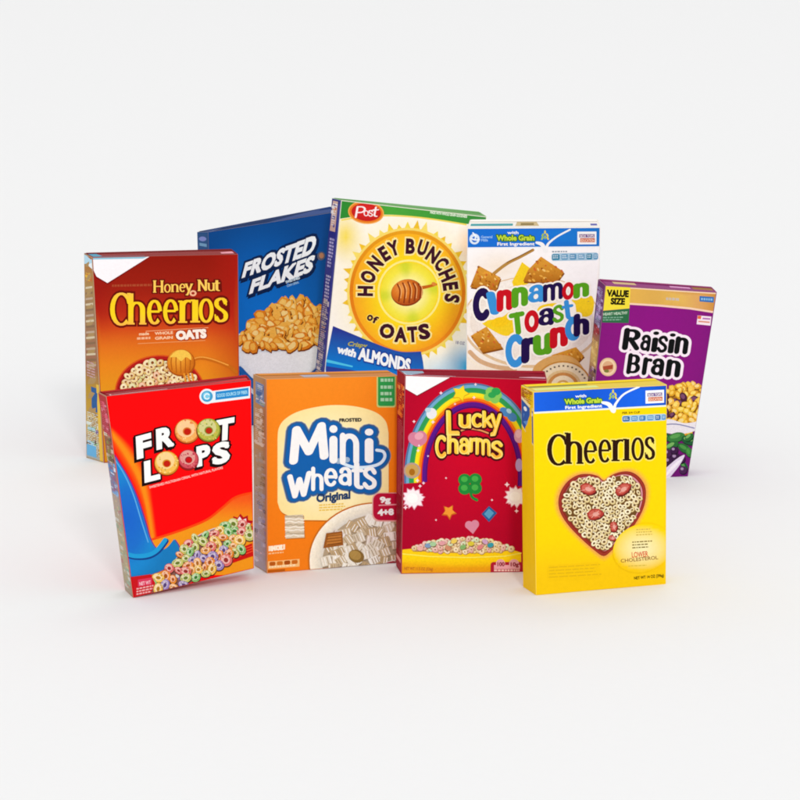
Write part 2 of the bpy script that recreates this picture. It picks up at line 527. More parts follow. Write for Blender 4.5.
        ob = bpy.data.objects.new('top_flap', me); col.objects.link(ob); ob.parent = s.root
    def lay_sheets(s):
        """print order: every sheet goes just above the sheets it overlaps, so the ink stays a few hundredths of a millimetre thick"""
        for e in s.els: e['faces'] = []
        for place in ('front', 'side', 'top'):
            sh = [t for t in s.sheets if t[0]['place'] == place]
            B = np.array([t[2] for t in sh]).reshape(-1, 4)
            lev = np.zeros(len(sh), int)
            for i, (e, faces, bb) in enumerate(sh):
                m = (B[:i, 0] < bb[2]) & (B[:i, 2] > bb[0]) & (B[:i, 1] < bb[3]) & (B[:i, 3] > bb[1])
                lev[i] = 1 + (lev[:i][m].max() if m.any() else 0)
                off = 0.0001 + lev[i] * EPS
                for t, cc in faces: e['faces'].append(([s.local(place, x, y, off) for x, y in t], cc))
            if len(sh): print('sheets', place, len(sh), 'levels', lev.max())
    def finish(s):
        s.lay_sheets()
        made = {}
        for e in s.els:
            if not e['faces']: continue
            vs, fs, cs = [], [], []
            for pts, cc in e['faces']:
                b = len(vs)
                vs += pts; fs.append(list(range(b, b + len(pts)))); cs += cc
            me = bpy.data.meshes.new(e['name']); me.from_pydata(vs, [], fs)
            at = me.color_attributes.new('Col', 'FLOAT_COLOR', 'CORNER')
            i = 0
            flat = []
            for c in cs: flat += [c[0], c[1], c[2], 1.0]
            at.data.foreach_set('color', flat)
            # faces look outward
            if me.polygons:
                bm = bmesh.new(); bm.from_mesh(me)
                for f in bm.faces:
                    n = f.normal
                    if (e['place'] == 'front' and n.y > 0) or (e['place'] == 'side' and n.x > 0) or (e['place'] == 'top' and n.z < 0): f.normal_flip()
                bm.to_mesh(me); bm.free()
            me.materials.append(M_PHOTO if e['name'] in PICTURES else M_PRINT)
            ob = bpy.data.objects.new(e['name'], me); col.objects.link(ob)
            ob.parent = made.get(e['parent'], s.root) if e['parent'] else s.root
            if e['label']: ob['label'] = e['label']
            made[e['name']] = ob

WHITE = '#f7f7f5'
def side_text(b, s0, s1, t0, t1, rows, color, fill=.55):
    """slanting small print down a side panel, in side coordinates"""
    rh = (t1 - t0) / rows
    polys = []
    for r_ in range(rows):
        x = s0
        xe = s1 - b.rnd.random() * .18
        while x < xe:
            w_ = b.rnd.uniform(.08, .3)
            y = t0 + r_ * rh
            polys.append([(x, y), (min(x + w_, xe), y), (min(x + w_, xe), y + rh * fill), (x, y + rh * fill)])
            x += w_ + .05
    b.fill(polys, color)
def side_blocks(b, s0, s1, t0, t1, n, cols):
    """small pictures, stamps and table rows printed on a side panel"""
    P, Cc = [], []
    for k in range(n):
        x = b.rnd.uniform(s0, s1); y = b.rnd.uniform(t0, t1)
        w_, h_ = b.rnd.uniform(.05, .24), b.rnd.uniform(.002, .011)
        if k % 4 == 0: P.append(disc(x, y, w_ * .7, h_ * 1.3, 9))
        else: P.append([(max(.05, x - w_), y - h_), (min(.95, x + w_), y - h_), (min(.95, x + w_), y + h_), (max(.05, x - w_), y + h_)])
        Cc.append(b.rnd.choice(cols))
    b.many(P, Cc)
    side_text(b, s0, s1, t0, t1, max(3, int((t1 - t0) * 110)), cols[0], .4)
def check_mark(b, pts, w):
    p = smooth(pts, 5)
    n = len(p)
    b.fill(ribbon(p, lambda i, d: w * (0.35 + 0.65 * math.exp(-((i - n * .28) / (n * .25)) ** 2)) / 2 + .15), WHITE)
def wheat(b, cx, cy, h, c1='#a9c83a', c2='#e8d63a'):
    P, Cc = [], []
    for k, (dx, dy, r_) in enumerate(((0, -.42, 0), (-.22, -.15, 28), (.22, -.15, -28), (-.26, .16, 32), (.26, .16, -32), (0, .05, 0))):
        P.append(disc(cx + dx * h, cy + dy * h, h * .085, h * .19, 10, r_)); Cc.append(c1 if k % 2 else c2)
    b.many(P, Cc)
def tops_badge(b, x0, y0, x1, y1, slope):
    b.begin('corner_badge', parent='top_banner')
    b.fill(rect(x0, y0, x1, y1, slope), WHITE)
    w_, h_ = x1 - x0, y1 - y0
    b.fill(rect(x0 + w_ * .1, y0 + h_ * .2 + slope * w_ * .1, x1 - w_ * .1, y0 + h_ * .47 + slope * w_ * .1, slope), '#6a4a90')
    b.text('BOX TOPS', (x0 + w_ * .14, y0 + h_ * .44 + slope * w_ * .14), (x1 - w_ * .14, y0 + h_ * .44 + slope * w_ * .86), h_ * .2, '#f2e6e0', bold=.03, discs=False)
    b.fill(rect(x0 + w_ * .14, y0 + h_ * .52 + slope * w_ * .1, x1 - w_ * .08, y0 + h_ * .84 + slope * w_ * .1, slope), '#c8502a')
    b.text('EDUCATION', (x0 + w_ * .17, y0 + h_ * .8 + slope * w_ * .17), (x1 - w_ * .11, y0 + h_ * .8 + slope * w_ * .89), h_ * .22, '#f8d8c0', bold=.03, discs=False)
def grain_banner_text(b, x0, x1, y, slope, k=1.0, sc_=1.0):
    """with / Whole Grain / First Ingredient, baseline of the middle line at y"""
    L = x1 - x0
    b.text('with', (x0 + L * .28, y - 6.2 * k + slope * L * .28), (x0 + L * .58, y - 6.2 * k + slope * L * .58), 3.0 * k, WHITE, bold=.03, discs=False)
    b.text('Whole Grain', (x0, y), (x1, y + slope * L), 5.2 * k, '#c2dc3c', bold=.05, out=(.9, '#2c6a2a'))
    b.text('First Ingredient', (x0, y + 5.0 * k), (x1, y + 5.0 * k + slope * L), 3.2 * k, WHITE, bold=.035, discs=False)
def nutrition(b, x0, x1, y0, y1, slope, cols):
    b.begin('nutrition_strip')
    b.fill(rrect(x0, y0, x1, y1, (y1 - y0) * .3, slope), '#a9cbe0')
    L = x1 - x0
    xs = [0, .2, .38, .56, .74, .89]
    ws = [.16, .14, .14, .14, .12, .1]
    for k in range(6):
        xa = x0 + L * xs[k] + .6
        b.fill(rrect(xa, y0 + .9 + slope * L * xs[k], xa + L * ws[k], y1 - .9 + slope * L * xs[k], 1.2, slope), cols[k % len(cols)])
        b.bars(xa + .8, y0 + 2 + slope * L * xs[k], xa + L * ws[k] - .6, y1 - 1.6 + slope * L * xs[k], 2, '#d6e6f0', slope, .5, .8, 1.8, .5)

# =================================================================== yellow box, heart of oat rings
def box_yellow():
    b = Box('bright yellow cereal box showing a red heart-shaped bowl of oat rings', 18.9, .048, (533, 391.5), (667, 384.5), (666, 585), (536, 595.5), (521, 385), (655, 378.5), (523, 577),
            base='#FAD000', top='#d8c060')
    b.begin('front_panel')
    g = vgrad([(385, '#FFD900'), (470, '#FFD600'), (540, '#FBD200'), (575, '#F3C40A'), (600, '#F2C60A')])
    b.fill([b.px[0], b.px[1], b.px[2], b.px[3]], lambda x, y: g(x, y + .05 * (x - 533)), grid=9)
    b.fill(rrect(547, 565, 600, 582, 3, -.06), '#F0C208')
    b.bars(549, 567, 602, 580, 4, '#dcb010', -.06, .3, 3, 9, 1.2)
    b.begin('top_banner')
    sl = -.0525
    b.fill([(533, 392.5), (667, 385.5), (667, 406.5), (533, 413.8)], '#e9efe2')
    gb = vgrad([(533, '#1a62e0'), (580, '#1454cc'), (640, '#1a64e6'), (667, '#1450c0')])
    b.fill([(533, 392.5), (667, 385.5), (667, 404.9), (533, 412.0)], lambda x, y: gb(0, x), grid=8)
    grain_banner_text(b, 565, 602, 404.2, sl, .98)
    wheat(b, 613, 396, 11)
    check_mark(b, [(602.5, 402.5), (609, 404.5), (613.5, 411), (615.5, 404), (624, 394), (639, 386.8)], 4.2)
    tops_badge(b, 645.5, 390.6, 664, 403.6, -.05)
    nutrition(b, 622, 666, 415.6, 422.4, -.045, ['#2a5f9c', '#4f8cc0', '#3a78b4', '#5a94c4'])
    b.text('PER 3/4 CUP', (622, 414), (640, 413.2), 2.2, '#6a5200', bold=.02, discs=False)
    b.begin('title_lettering')
    yb = lambda x: 465.6 - .063 * (x - 548)
    def lt(ch, x0, x1, top, ov=.6):
        y = yb((x0 + x1) / 2)
        return (ch, (x0, y - top - ov * 0, x1, y + (ov if ch in 'Ceos' else 0)))
    items = [lt('C', 547, 566, 31), lt('h', 564.5, 583.5, 31.5), lt('e', 583.6, 597.2, 22.6), lt('e', 598.2, 611.4, 22.6), lt('r', 611.3, 623.8, 22), lt('ı', 622.6, 630.8, 22), lt('o', 631.2, 644, 22.6), lt('s', 644.6, 655, 22.6)]
    b.word(items, '#2b1204', out=[(1.1, '#f9e368')], thick=.27, thin=.1, serif=True, butt=True)
    b.begin('heart_bowl')
    H = [(604, 480.5), (598, 476.2), (589, 474), (578, 475), (567.5, 481.5), (560.5, 492), (558.3, 503), (561, 514), (569, 526), (581, 538.5), (594, 550), (603.6, 556), (612, 550), (624, 538), (635, 524), (643, 509), (645.8, 496), (644.5, 485), (638, 476), (629.5, 471.6), (620, 472), (611, 475.5)]
    Hs = smooth(H, 4, True)
    cx, cy = 602, 508
    sc2 = lambda f, g_=None: [(cx + (x - cx) * f, cy + (y - cy) * (g_ or f)) for x, y in Hs]
    for k in range(9): b.fill(sc2(1.13 - k * .013), lambda x, y, t=(k + 1) / 9: mix(g(x, y + .05 * (x - 533)), lin('#eda24c'), t ** 1.6), grid=7)
    b.fill(Hs, '#7d2019')
    b.fill(sc2(.985), '#a03527')
    b.fill(sc2(.945), '#8a2a20')
    inn = sc2(.89)
    b.fill([(x + .8, y - .4) for x, y in sc2(.905)], '#d9929a')
    b.fill(inn, '#6e4a22')
    core = sc2(.865)
    b.rings(lambda p: inside(p, core), (556, 470, 648, 556), 3.1, 3.75, ['#ecd9a4', '#f3e6bd', '#e0c88a', '#e8d098'], 480, dark='#6a481e', hole=.42)
    berry = [(587.5, 489, 8.5, 6, 20), (623, 489, 9, 6, -35), (595, 514, 8.5, 6, -10), (613.5, 526.5, 4, 6, 0), (612, 538, 4, 3, 20)]
    for x, y, rx, ry, r_ in berry:
        def slice_(k):
            c, s_ = math.cos(R(r_)), math.sin(R(r_))
            o = []
            for u, v in smooth([(-.9, -.35), (-.3, -.85), (.5, -.7), (1.0, .05), (.45, .75), (-.4, .8), (-.85, .4)], 3, True): o.append((x + k * (u * rx * c - v * ry * s_), y + k * (u * rx * s_ + v * ry * c)))
            return o
        b.fill([(px + .5, py + .9) for px, py in slice_(1.04)], '#5e1a16')
        b.fill([(px + (px - x) * b.rnd.uniform(-.1, .1), py + (py - y) * b.rnd.uniform(-.12, .12)) for px, py in slice_(1)], '#b03a30')
        b.fill([(px - .3, py - .3) for px, py in slice_(.74)], '#cc6254')
        b.fill([(px + .6, py + .1) for px, py in slice_(.4)], '#e4a294')
        P = [line([(x + math.cos(t) * rx * .35, y + math.sin(t) * ry * .35), (x + math.cos(t) * rx * .8, y + math.sin(t) * ry * .75)], .7, .4)[0] for t in [b.rnd.uniform(0, 6.28) for _ in range(7)]]
        b.many(P, [b.rnd.choice(['#e8b0a0', '#8e2a22', '#dc8a7a']) for _ in P])
    b.begin('claim_text')
    b.fill(disc(642, 548, 30, 24, 32, -20), lambda x, y: mix(g(x, y + .05 * (x - 533)), lin('#f4e8b0'), 1.15 * max(0, 1 - math.hypot((x - 642) / 29, (y - 548) / 22)) ** .8), grid=3)
    b.bars(636, 529, 654, 537, 3, '#c9ad4c', -.05, .4, 1, 3)
    b.bars(632, 541.5, 652, 550, 3, '#7c6426', -.06, .4, 1.2, 4)
    b.text('LOWER', (631.5, 557.5), (648, 556.3), 5.6, '#d4502c', bold=.02)
    b.text('CHOLESTEROL', (620.5, 562.5), (658, 559), 3.6, '#8a5a20', bold=.015)
    b.bars(628, 565.5, 650, 567.5, 1, '#d2b545', -.05, .5, 2, 4)
    b.begin('weight_text')
    b.text('NET WT 14 OZ (396g)', (634, 579.6), (664, 576.6), 3.0, '#3a2a00', bold=.035, discs=False)
    # side
    b.begin('side_print', 'side')
    b.fill([(0, 0), (1, 0), (1, 1), (0, 1)], '#efc40c')
    b.fill([(0, .015), (1, .0), (1, .10), (.55, .09), (0, .05)], '#c98a2a')
    side_blocks(b, .1, .95, .01, .075, 14, ['#8a4a18', '#e8b860', '#b86a20', '#f0d080'])
    b.fill([(0, .05), (1, .085), (1, .1), (0, .065)], '#efe2b0')
    b.fill([(0, .065), (1, .1), (1, .26), (0, .185)], '#2158a8')
    b.fill([(.2, .13), (.85, .15), (.85, .2), (.2, .175)], '#5b92d2')
    b.fill([disc(.35, .105, .14, .011), disc(.85, .115, .1, .011)], '#e8eef0')
    b.fill([(0, .185), (1, .26), (1, .268), (0, .193)], '#e8d9a0')
    for t in (.32, .37, .42, .47, .52):
        b.fill([(.15, t), (.8, t + .035), (.8, t + .045), (.15, t + .01)], '#9a7a22')
        b.fill([(.15, t + .016), (.65, t + .043), (.65, t + .05), (.15, t + .023)], '#b8942a')
    b.fill([(.1, .8), (.9, .83), (.9, .85), (.1, .82)], '#d2a60e')
    b.begin('top_print', 'top')
    b.fill([(.02, .1), (.98, .1), (.98, .95), (.02, .95)], '#e3c43a')
    b.fill([(.02, .15), (.45, .15), (.45, .5), (.02, .5)], '#8a8a4a')
    b.fill([(.03, .6), (.5, .6), (.5, .9), (.03, .9)], '#d8e08a')
    b.flap('#f3d225', '#b89a30', .0, .34)
    b.finish()

# =================================================================== crimson box with rainbow
def box_crimson():
    b = Box('crimson cereal box with a rainbow arch, white corner and yellow bowl', 4, .046, (405, 375), (547, 380), (537, 572.5), (401, 574), (397, 369), (545, 371), (396, 566),
            base='#B4002A', top='#8a0a22', side='#9a0a26')
    b.begin('front_panel')
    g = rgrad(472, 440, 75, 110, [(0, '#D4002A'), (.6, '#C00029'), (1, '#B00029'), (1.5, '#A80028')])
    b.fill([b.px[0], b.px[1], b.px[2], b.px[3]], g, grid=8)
    b.begin('white_corner')
    b.fill([(402, 374), (456, 374.8), (417.5, 396.5), (402.5, 388)], '#8a0020')
    b.fill([(402, 373.6), (455, 374.6), (417, 395.4), (402.5, 387)], '#f6f6f8')
    b.begin('rainbow_arch')
    cx, cy = 472.5, 477
    bands = [(68.5, 94, '#50709c'), (66.5, 92.4, '#6fa8cc'), (63.6, 89.2, '#2f9a56'), (59.8, 85.4, '#3aa84e'), (58.6, 84.2, '#f4e21e'), (55.4, 80.6, '#f8c81c'), (54.2, 79, '#f07812'), (51.6, 76.4, '#d8301c'), (50.4, 75, '#5a1488'), (46.6, 70.6, '#4a0c70')]
    inner = (45.6, 69.2)
    def band(rx0, ry0, rx1, ry1): return [arc(cx, cy, rx0, ry0, 172, 372, 44) + arc(cx, cy, rx1, ry1, 372, 172, 44)]
    for k, (rx, ry, c) in enumerate(bands):
        nx = bands[k + 1][:2] if k + 1 < len(bands) else inner
        p = arc(cx, cy, rx, ry, 176, 371, 44) + arc(cx, cy, nx[0] - .2, nx[1] - .2, 371, 176, 44)
        b.fill(p, c, clip=[(395, 370), (550, 370), (550, 486), (395, 486)])
    b.begin('marshmallow_shape', parent='rainbow_arch')
    b.fill([disc(412, 470.5, 8.5, 8, 20)], '#b49a8e'); b.fill(disc(412, 470.5, 6.6, 6.2, 20), '#c8a058'); b.fill(disc(412, 472, 3, 3.4, 14), '#a86a18')
    b.begin('marshmallow_shape', parent='rainbow_arch')
    b.fill([disc(414, 438, 6, 6, 18), disc(421, 437, 6, 6.2, 18), smooth([(408.5, 440), (418, 447), (427, 440), (420, 433)], 4, True)], '#d37f9a'); b.fill(disc(419, 436, 4.6, 3.6, 16, -20), '#e6a3b4')
    b.begin('marshmallow_shape', parent='rainbow_arch')
    b.fill(disc(431.5, 413.5, 5.2, 5.6, 18, 20), '#e8e8ee'); b.fill(disc(428, 410, 3, 2.4, 14), '#bcd6e4')
    b.begin('marshmallow_shape', parent='rainbow_arch')
    b.fill(star(460.5, 393.5, 9.5, 5, 5, -70, .95), '#e0a81a'); b.fill(star(460.5, 393, 8, 4.6, 5, -70, .95), '#f6dc24')
    b.begin('marshmallow_shape', parent='rainbow_arch')
    b.fill([disc(490.5, 391.5, 5, 4.4), disc(497, 395, 5, 4.4), disc(488.5, 397, 4.8, 4.2), disc(495, 399.5, 4.6, 4)], '#86cc60'); b.fill([disc(496, 391.5, 4.6, 3.8), disc(492, 395, 4, 3)], '#2ea454')
    b.begin('marshmallow_shape', parent='rainbow_arch')
    b.fill([disc(505, 412, 6, 4, 16, 40), disc(512, 417, 5.4, 4.2, 16, 40)], '#4a86c8'); b.fill(disc(509, 411, 3, 2.2, 12, 40), '#a8d0e8')
    b.begin('marshmallow_shape', parent='rainbow_arch')
    b.fill(disc(519, 436, 5, 7, 18), '#d9a0b8'); b.fill(disc(518.4, 434, 3, 4, 14), '#eabccc')
    b.begin('marshmallow_shape', parent='rainbow_arch')
    b.fill(disc(519, 465, 3.6, 6.5, 16), '#b49ad2')
    b.resume('rainbow_arch')
    for x, y, r_ in ((441, 393, 1.3), (414, 421.5, 1.2), (433, 422, 1.4), (419, 445.5, 1), (418, 450.5, 1.2), (400, 454.5, .9), (417.5, 480.5, 1.4), (423.5, 483, 1.2), (420, 486, 1.3), (507, 484.5, 1.8), (516.5, 511, 1.5), (405.5, 507.5, 1.6), (475.5, 384.4, 1.1), (474, 397.5, 1.2), (455, 404, .9), (428, 456, .8), (500, 452, .8), (446, 478, .8), (492, 500, .9), (436, 520, .8)):
        b.fill(star(x, y, r_ * 1.5, r_ * .7, 4, 0), '#f4dce8')
    for x, y in ((412.5, 498), (515, 496.5)):
        b.begin('white_sparkle')
        b.fill([star(x, y, 11.5, 8, 11, 12), star(x + 2, y + 1, 11, 7, 7, 40)], '#e7a5bc'); b.fill([star(x, y, 10, 7.2, 11, 12), star(x + 2, y + 1, 9.6, 6.2, 7, 40)], '#f6eff2'); b.fill(disc(x, y, 5.4, 5, 16), '#fdfbfa')
    b.begin('title_lettering')
    luc = [('L', (446.2, 410, 459.5, 435.6), dict(slant=-.02)), ('u', (458.5, 414, 471, 428.4)), ('c', (471.2, 413, 482, 427.5)), ('k', (482.2, 410.5, 492.6, 427.8)), ('y', (490.2, 413.2, 501.6, 436.2))]
    cha = [('C', (435, 435, 446.2, 458.3)), ('h', (447, 432.5, 458.6, 454)), ('a', (458.8, 437.5, 469.3, 454.5)), ('r', (469.2, 437.6, 476.8, 452.5)), ('m', (475.5, 438.2, 490.5, 455.5), dict(skew=.12)), ('s', (490.6, 440.5, 502.8, 459))]
    b.fill(line(smooth([(459, 431.5), (468, 428.6), (480, 430.2), (490, 433.6), (497, 433.5)], 5), 3.4), '#4a0818')
    b.fill(line(smooth([(459, 431.5), (468, 428.6), (480, 430.2), (490, 433.6), (497, 433.5)], 5), 1.6), '#e89a60')
    gy = vgrad([(408, '#ffd84a'), (420, '#ffdc3c'), (428, '#fbb83c'), (436, '#ffd45a'), (445, '#ffe04a'), (455, '#fcb83a')])
    b.word(luc + cha, lambda x, y: gy(x, y), out=[(1.9, '#4a0614')], thick=.36, thin=.3, grid=5)
    b.word(luc + cha, '#ffe57a', thick=.1, thin=.08)
    # loose marshmallow shapes above the bowl
    def clover(x, y, r_, c1, c2):
        b.fill([disc(x + dx * r_, y + dy * r_, r_ * .85, r_ * .8, 16) for dx, dy in ((-.7, -.55), (.7, -.6), (-.7, .6), (.7, .55))], c1)
        b.fill([disc(x + dx * r_, y + dy * r_, r_ * .45, r_ * .4, 12) for dx, dy in ((-.75, -.65), (.65, -.7), (-.75, .5), (.65, .45))], c2)
        b.fill(line(smooth([(x, y + r_ * .2), (x + r_ * .2, y + r_ * 1.6), (x + r_ * .9, y + r_ * 2.1)], 4), r_ * .35), c1)
    b.begin('marshmallow_shape')
    clover(470, 484, 7.6, '#1f8a3a', '#46b04a')
    b.begin('marshmallow_shape')
    b.fill(star(449, 512, 8, 4.2, 5, -60), '#c8641a'); b.fill(star(449, 511.4, 6.4, 3.6, 5, -60), '#f09a34')
    b.begin('marshmallow_shape')
    b.fill([(489, 506), (497, 513), (489, 522), (481.5, 514)], '#2a5f9a'); b.fill([(489, 508.5), (494, 513), (489, 519), (484, 514)], '#58a0cc')
    b.begin('marshmallow_shape')
    b.fill([disc(469, 525, 4, 4), disc(475, 524, 4, 4), [(465, 526.5), (479, 525.5), (473, 534)]], '#d88aa4')
    b.begin('cereal_bowl')
    bowl = smooth([(398.5, 551.5), (405, 549.3), (440, 547), (472, 546), (505, 548.5), (521, 552.5)], 6)
    body = bowl + [(521.5, 566), (512, 576), (398, 576)]
    gb = vgrad([(548, '#f8c618'), (556, '#fedc0c'), (561, '#fbd010'), (566, '#eca612'), (571, '#e89c18'), (576, '#f0b020')])
    b.fill(body, lambda x, y: gb(x, y + 3 * ((x - 460) / 60) ** 2 - 2), grid=4)
    b.fill(smooth([(412, 549), (428, 543.5), (445, 541.5), (465, 539), (482, 540), (498, 543.5), (512, 549.5), (490, 552.5), (460, 553), (430, 552)], 4, True), '#b98a52')
    hp = [(412, 548), (428, 543), (445, 540.5), (465, 538), (482, 539), (498, 543), (512, 549), (490, 551.5), (460, 552), (430, 551)]
    pts = b.rings(lambda p: inside(p, hp), (410, 536, 514, 553), 3.2, 3.0, ['#e2c48e', '#d9b27a', '#eed8b0', '#e0a8a0', '#c8d8b0', '#e8d08a'], 150, dark='#9a6a38', hole=.26)
    for x, y, c in ((428, 545.5, '#7f9cc0'), (433, 544, '#a8cfa0'), (442, 543, '#e0a0a8'), (454, 541, '#f0d060'), (471, 543.5, '#dccc40'), (490.5, 545, '#38a0b4'), (485, 541.5, '#d0a8d0'), (480, 547, '#e08a8a'), (463, 547, '#88b870'), (448, 548, '#d09070'), (420, 548.5, '#e8b0a8')):
        b.fill(disc(x, y + .5, 3.6, 2.6, 12, b.rnd.uniform(-40, 40)), '#8a6a4a'); b.fill(disc(x, y, 3.3, 2.3, 12, b.rnd.uniform(-40, 40)), c)
    b.fill(line([(401, 553.6), (430, 556.4), (470, 557.4), (505, 556), (521, 553)], 1.2), '#fff05a')
    b.begin('weight_text')
    b.text('NET WT 11.5 OZ (326g)', (404, 569.8), (433, 570.6), 3.0, '#b86a20', bold=.03, discs=False)
    b.begin('serving_badge')
    b.fill(rrect(490.5, 562, 524, 574.5, 3), '#b01c34')
    b.fill([disc(500.5, 563.6, 4.6, 4.4, 16), disc(514, 563.8, 5, 4.6, 16), rect(494, 565, 520, 569)], '#e9a8b2')
    b.text('100', (496.5, 566), (504.5, 566), 4.0, '#8a1028', bold=.04, discs=False)
    b.text('10g', (509.5, 566.2), (518.6, 566.2), 4.0, '#8a1028', bold=.04, discs=False)
    b.bars(494, 569.4, 521, 572.4, 1, '#f0c8c0', 0, .6, 1.2, 3.4)
    b.begin('side_print', 'side')
    b.fill([(0, 0), (1, 0), (1, 1), (0, 1)], '#a00c28')
    side_blocks(b, .15, .95, .06, .22, 26, ['#e8602a', '#f08a3a', '#c03020', '#f0b060'])
    side_text(b, .2, .9, .24, .62, 34, '#c8485a', .5)
    side_text(b, .2, .9, .66, .9, 18, '#7a0a20', .5)
    b.fill([(.1, .93), (.9, .93), (.9, .95), (.1, .95)], '#e89a9a')
    b.begin('top_print', 'top')
    b.fill([(.0, .2), (.32, .2), (.36, .98), (.01, .98)], '#8fa4b8')
    b.fill([(.0, .62), (.3, .62), (.34, .98), (.01, .98)], '#c4d2de')
    b.fill([(.42, .3), (.6, .3), (.58, .75), (.43, .75)], '#c0703a')
    b.bars(.43, .35, .6, .7, 3, '#e8a050', 0, .6, .015, .04, .01)
    b.fill([(.72, .7), (1, .72), (1, .86), (.72, .84)], '#d29aa6')
    b.flap('#a00e26', '#5a0616', .0, .3)
    b.finish()

# =================================================================== orange box, cream panel
def box_orange():
    b = Box('orange cereal box with blue and white lettering on a cream panel', 18.9, .048, (266, 379), (398, 375.5), (397, 563), (267, 573.5), (253, 374), (388, 370.5), (254, 556),
            base='#E88020', top='#c98a4a', side='#b09070')
    b.begin('front_panel')
    g = vgrad([(375, '#F58A20'), (450, '#F58518'), (540, '#F27E14'), (575, '#F08018')])
    b.fill([b.px[0], b.px[1], b.px[2], b.px[3]], lambda x, y: mix(g(x, y), lin('#e8740c'), max(0, (x - 385) / 30)), grid=9)
    b.begin('cream_panel')
    P = smooth([(277.5, 440), (278.5, 429), (284, 420), (297, 412), (316, 407), (335, 405), (356, 406.5), (375, 412), (385.5, 421), (388.5, 433)], 5) + [(388.6, 470), (388.6, 521)] + [(300, 520)] + smooth([(296, 517.8), (286, 514.6), (280.5, 510.5), (277.5, 502)], 4)
    b.fill([(x + .5, y + 1.4) for x, y in P], '#c96a10')
    gc = rgrad(333, 465, 62, 62, [(0, '#fdeec0'), (.6, '#fdeeb8'), (.95, '#fbe6a2'), (1.2, '#f8e29a')])
    b.fill(P, gc, grid=6)
    b.begin('title_lettering')
    mini = [('M', (289, 424, 328.5, 462), dict(skew=-.16)), ('i', (329.2, 425, 337.3, 463.5), dict(thick=.36, thin=.34)), ('n', (339.6, 432.5, 359, 464.5), dict(thick=.27)), ('i', (364.6, 428.5, 373.2, 463), dict(thick=.36, thin=.34))]
    whe = [('W', (287, 472.5, 311.5, 497.5), dict(skew=-.18)), ('h', (311, 466.5, 323.4, 491)), ('e', (323.8, 468, 337.5, 486.4)), ('a', (338.2, 466.8, 351.5, 486)), ('t', (351, 461.5, 363.5, 489)), ('s', (362.4, 466.5, 376.5, 489.5))]
    sw = smooth([(376.5, 450), (383, 451.5), (384.6, 457), (379.5, 463.5), (368, 466.8), (353, 467), (341, 462.5)], 5)
    fillers = [[(292, 440), (326, 428), (372, 436), (374, 465), (372, 484), (330, 482), (296, 488), (290, 470)]]
    for gr, c in ((5.6, '#8d9db4'), (4.9, '#3c5a86'), (3.6, '#1260ac')):
        b.fill(fillers, c)
        b.fill(line(sw, 2 * gr + 1.2), c)
        for it in mini + whe: b.glyph_out(it, gr, c, dict(thick=.3, thin=.2))
    b.fill(line(sw, 3.0), '#dbeefa')
    b.fill(line([(338, 461), (347, 459.6)], 5.5), '#9fb6cc'); wheat(b, 342.5, 460, 6, '#d9c9b0', '#7f97b4')
    b.word(mini + whe, WHITE, thick=.3, thin=.2)
    b.begin('small_lettering')
    b.text('FROSTED', (339, 421.8), (361.5, 421.2), 3.4, '#2c2a30', bold=.05, discs=False)
    b.text('Original', (316.2, 502), (350.4, 498.2), 8.2, '#1e3c68', bold=.045, up=(0, -1))
    b.bars(319, 504.6, 349, 512.4, 3, '#ecc23e', -.06, .42, 1.2, 4)
    b.begin('biscuit_picture')
    Q = [(284.8, 515.5), (303, 514.5), (304.5, 537.5), (285.5, 538.5)]
    b.fill([(x + .8, y + 1) for x, y in Q], '#c2701c'); b.fill(Q, '#d9c9ae')
    rr = b.rnd
    for k in range(8):
        y = 516.6 + k * 2.7
        b.fill(line([(285.5 + i * 2.6, y + rr.uniform(-.8, .8)) for i in range(8)], 1.3), '#f3ecdc' if k % 3 else '#b9a98e')
    b.begin('cereal_bowl')
    bw = disc(376, 561, 66.5, 57.5, 60)
    b.fill(disc(375.5, 561, 67.5, 58.8, 60), '#c9701c')
    b.fill(bw, rgrad(376, 561, 66, 57, [(0, '#d6cdc0'), (.8, '#dad4ca'), (.93, '#f4ead2'), (1, '#fdf6e4')]), grid=6)
    b.fill(disc(380, 563, 58, 49, 50), '#b4a084')
    blocks, cols = [], []
    pts = []
    for _ in range(900):
        p = (rr.uniform(318, 398), rr.uniform(512, 572))
        if ((p[0] - 380) / 54) ** 2 + ((p[1] - 563) / 46) ** 2 < 1 and all(math.hypot(p[0] - q[0], p[1] - q[1]) > 6.6 for q in pts): pts.append(p)
    pts.sort(key=lambda p: p[1])
    for x, y in pts:
        a = R(rr.uniform(-35, 35)); s1, s2 = rr.uniform(5, 7), rr.uniform(4, 5.4)
        q = [(x + u * s1 * math.cos(a) - v * s2 * math.sin(a), y + u * s1 * math.sin(a) + v * s2 * math.cos(a)) for u, v in ((-1, -1), (1, -1), (1, 1), (-1, 1))]
        blocks.append([(u + .8, v + 1.1) for u, v in q]); cols.append('#94806a')
        blocks.append(q); cols.append(rr.choice(['#e4dac8', '#d9cbb4', '#efe8da', '#cdb898', '#e0d2c8', '#f2ece2', '#c0a47c']))
        for k in range(4):
            t = -.75 + k * .5
            p0 = (x + t * s1 * math.cos(a) + .8 * s2 * math.sin(a), y + t * s1 * math.sin(a) - .8 * s2 * math.cos(a)); p1 = (x + t * s1 * math.cos(a) - .8 * s2 * math.sin(a), y + t * s1 * math.sin(a) + .8 * s2 * math.cos(a))
            blocks.append([(p0[0] - .45, p0[1]), (p0[0] + .45, p0[1]), (p1[0] + .45, p1[1]), (p1[0] - .45, p1[1])]); cols.append(rr.choice(['#faf7f0', '#b09a7c', '#f5efe4', '#fcfaf6', '#a08a68']))
    b.many(blocks, cols)
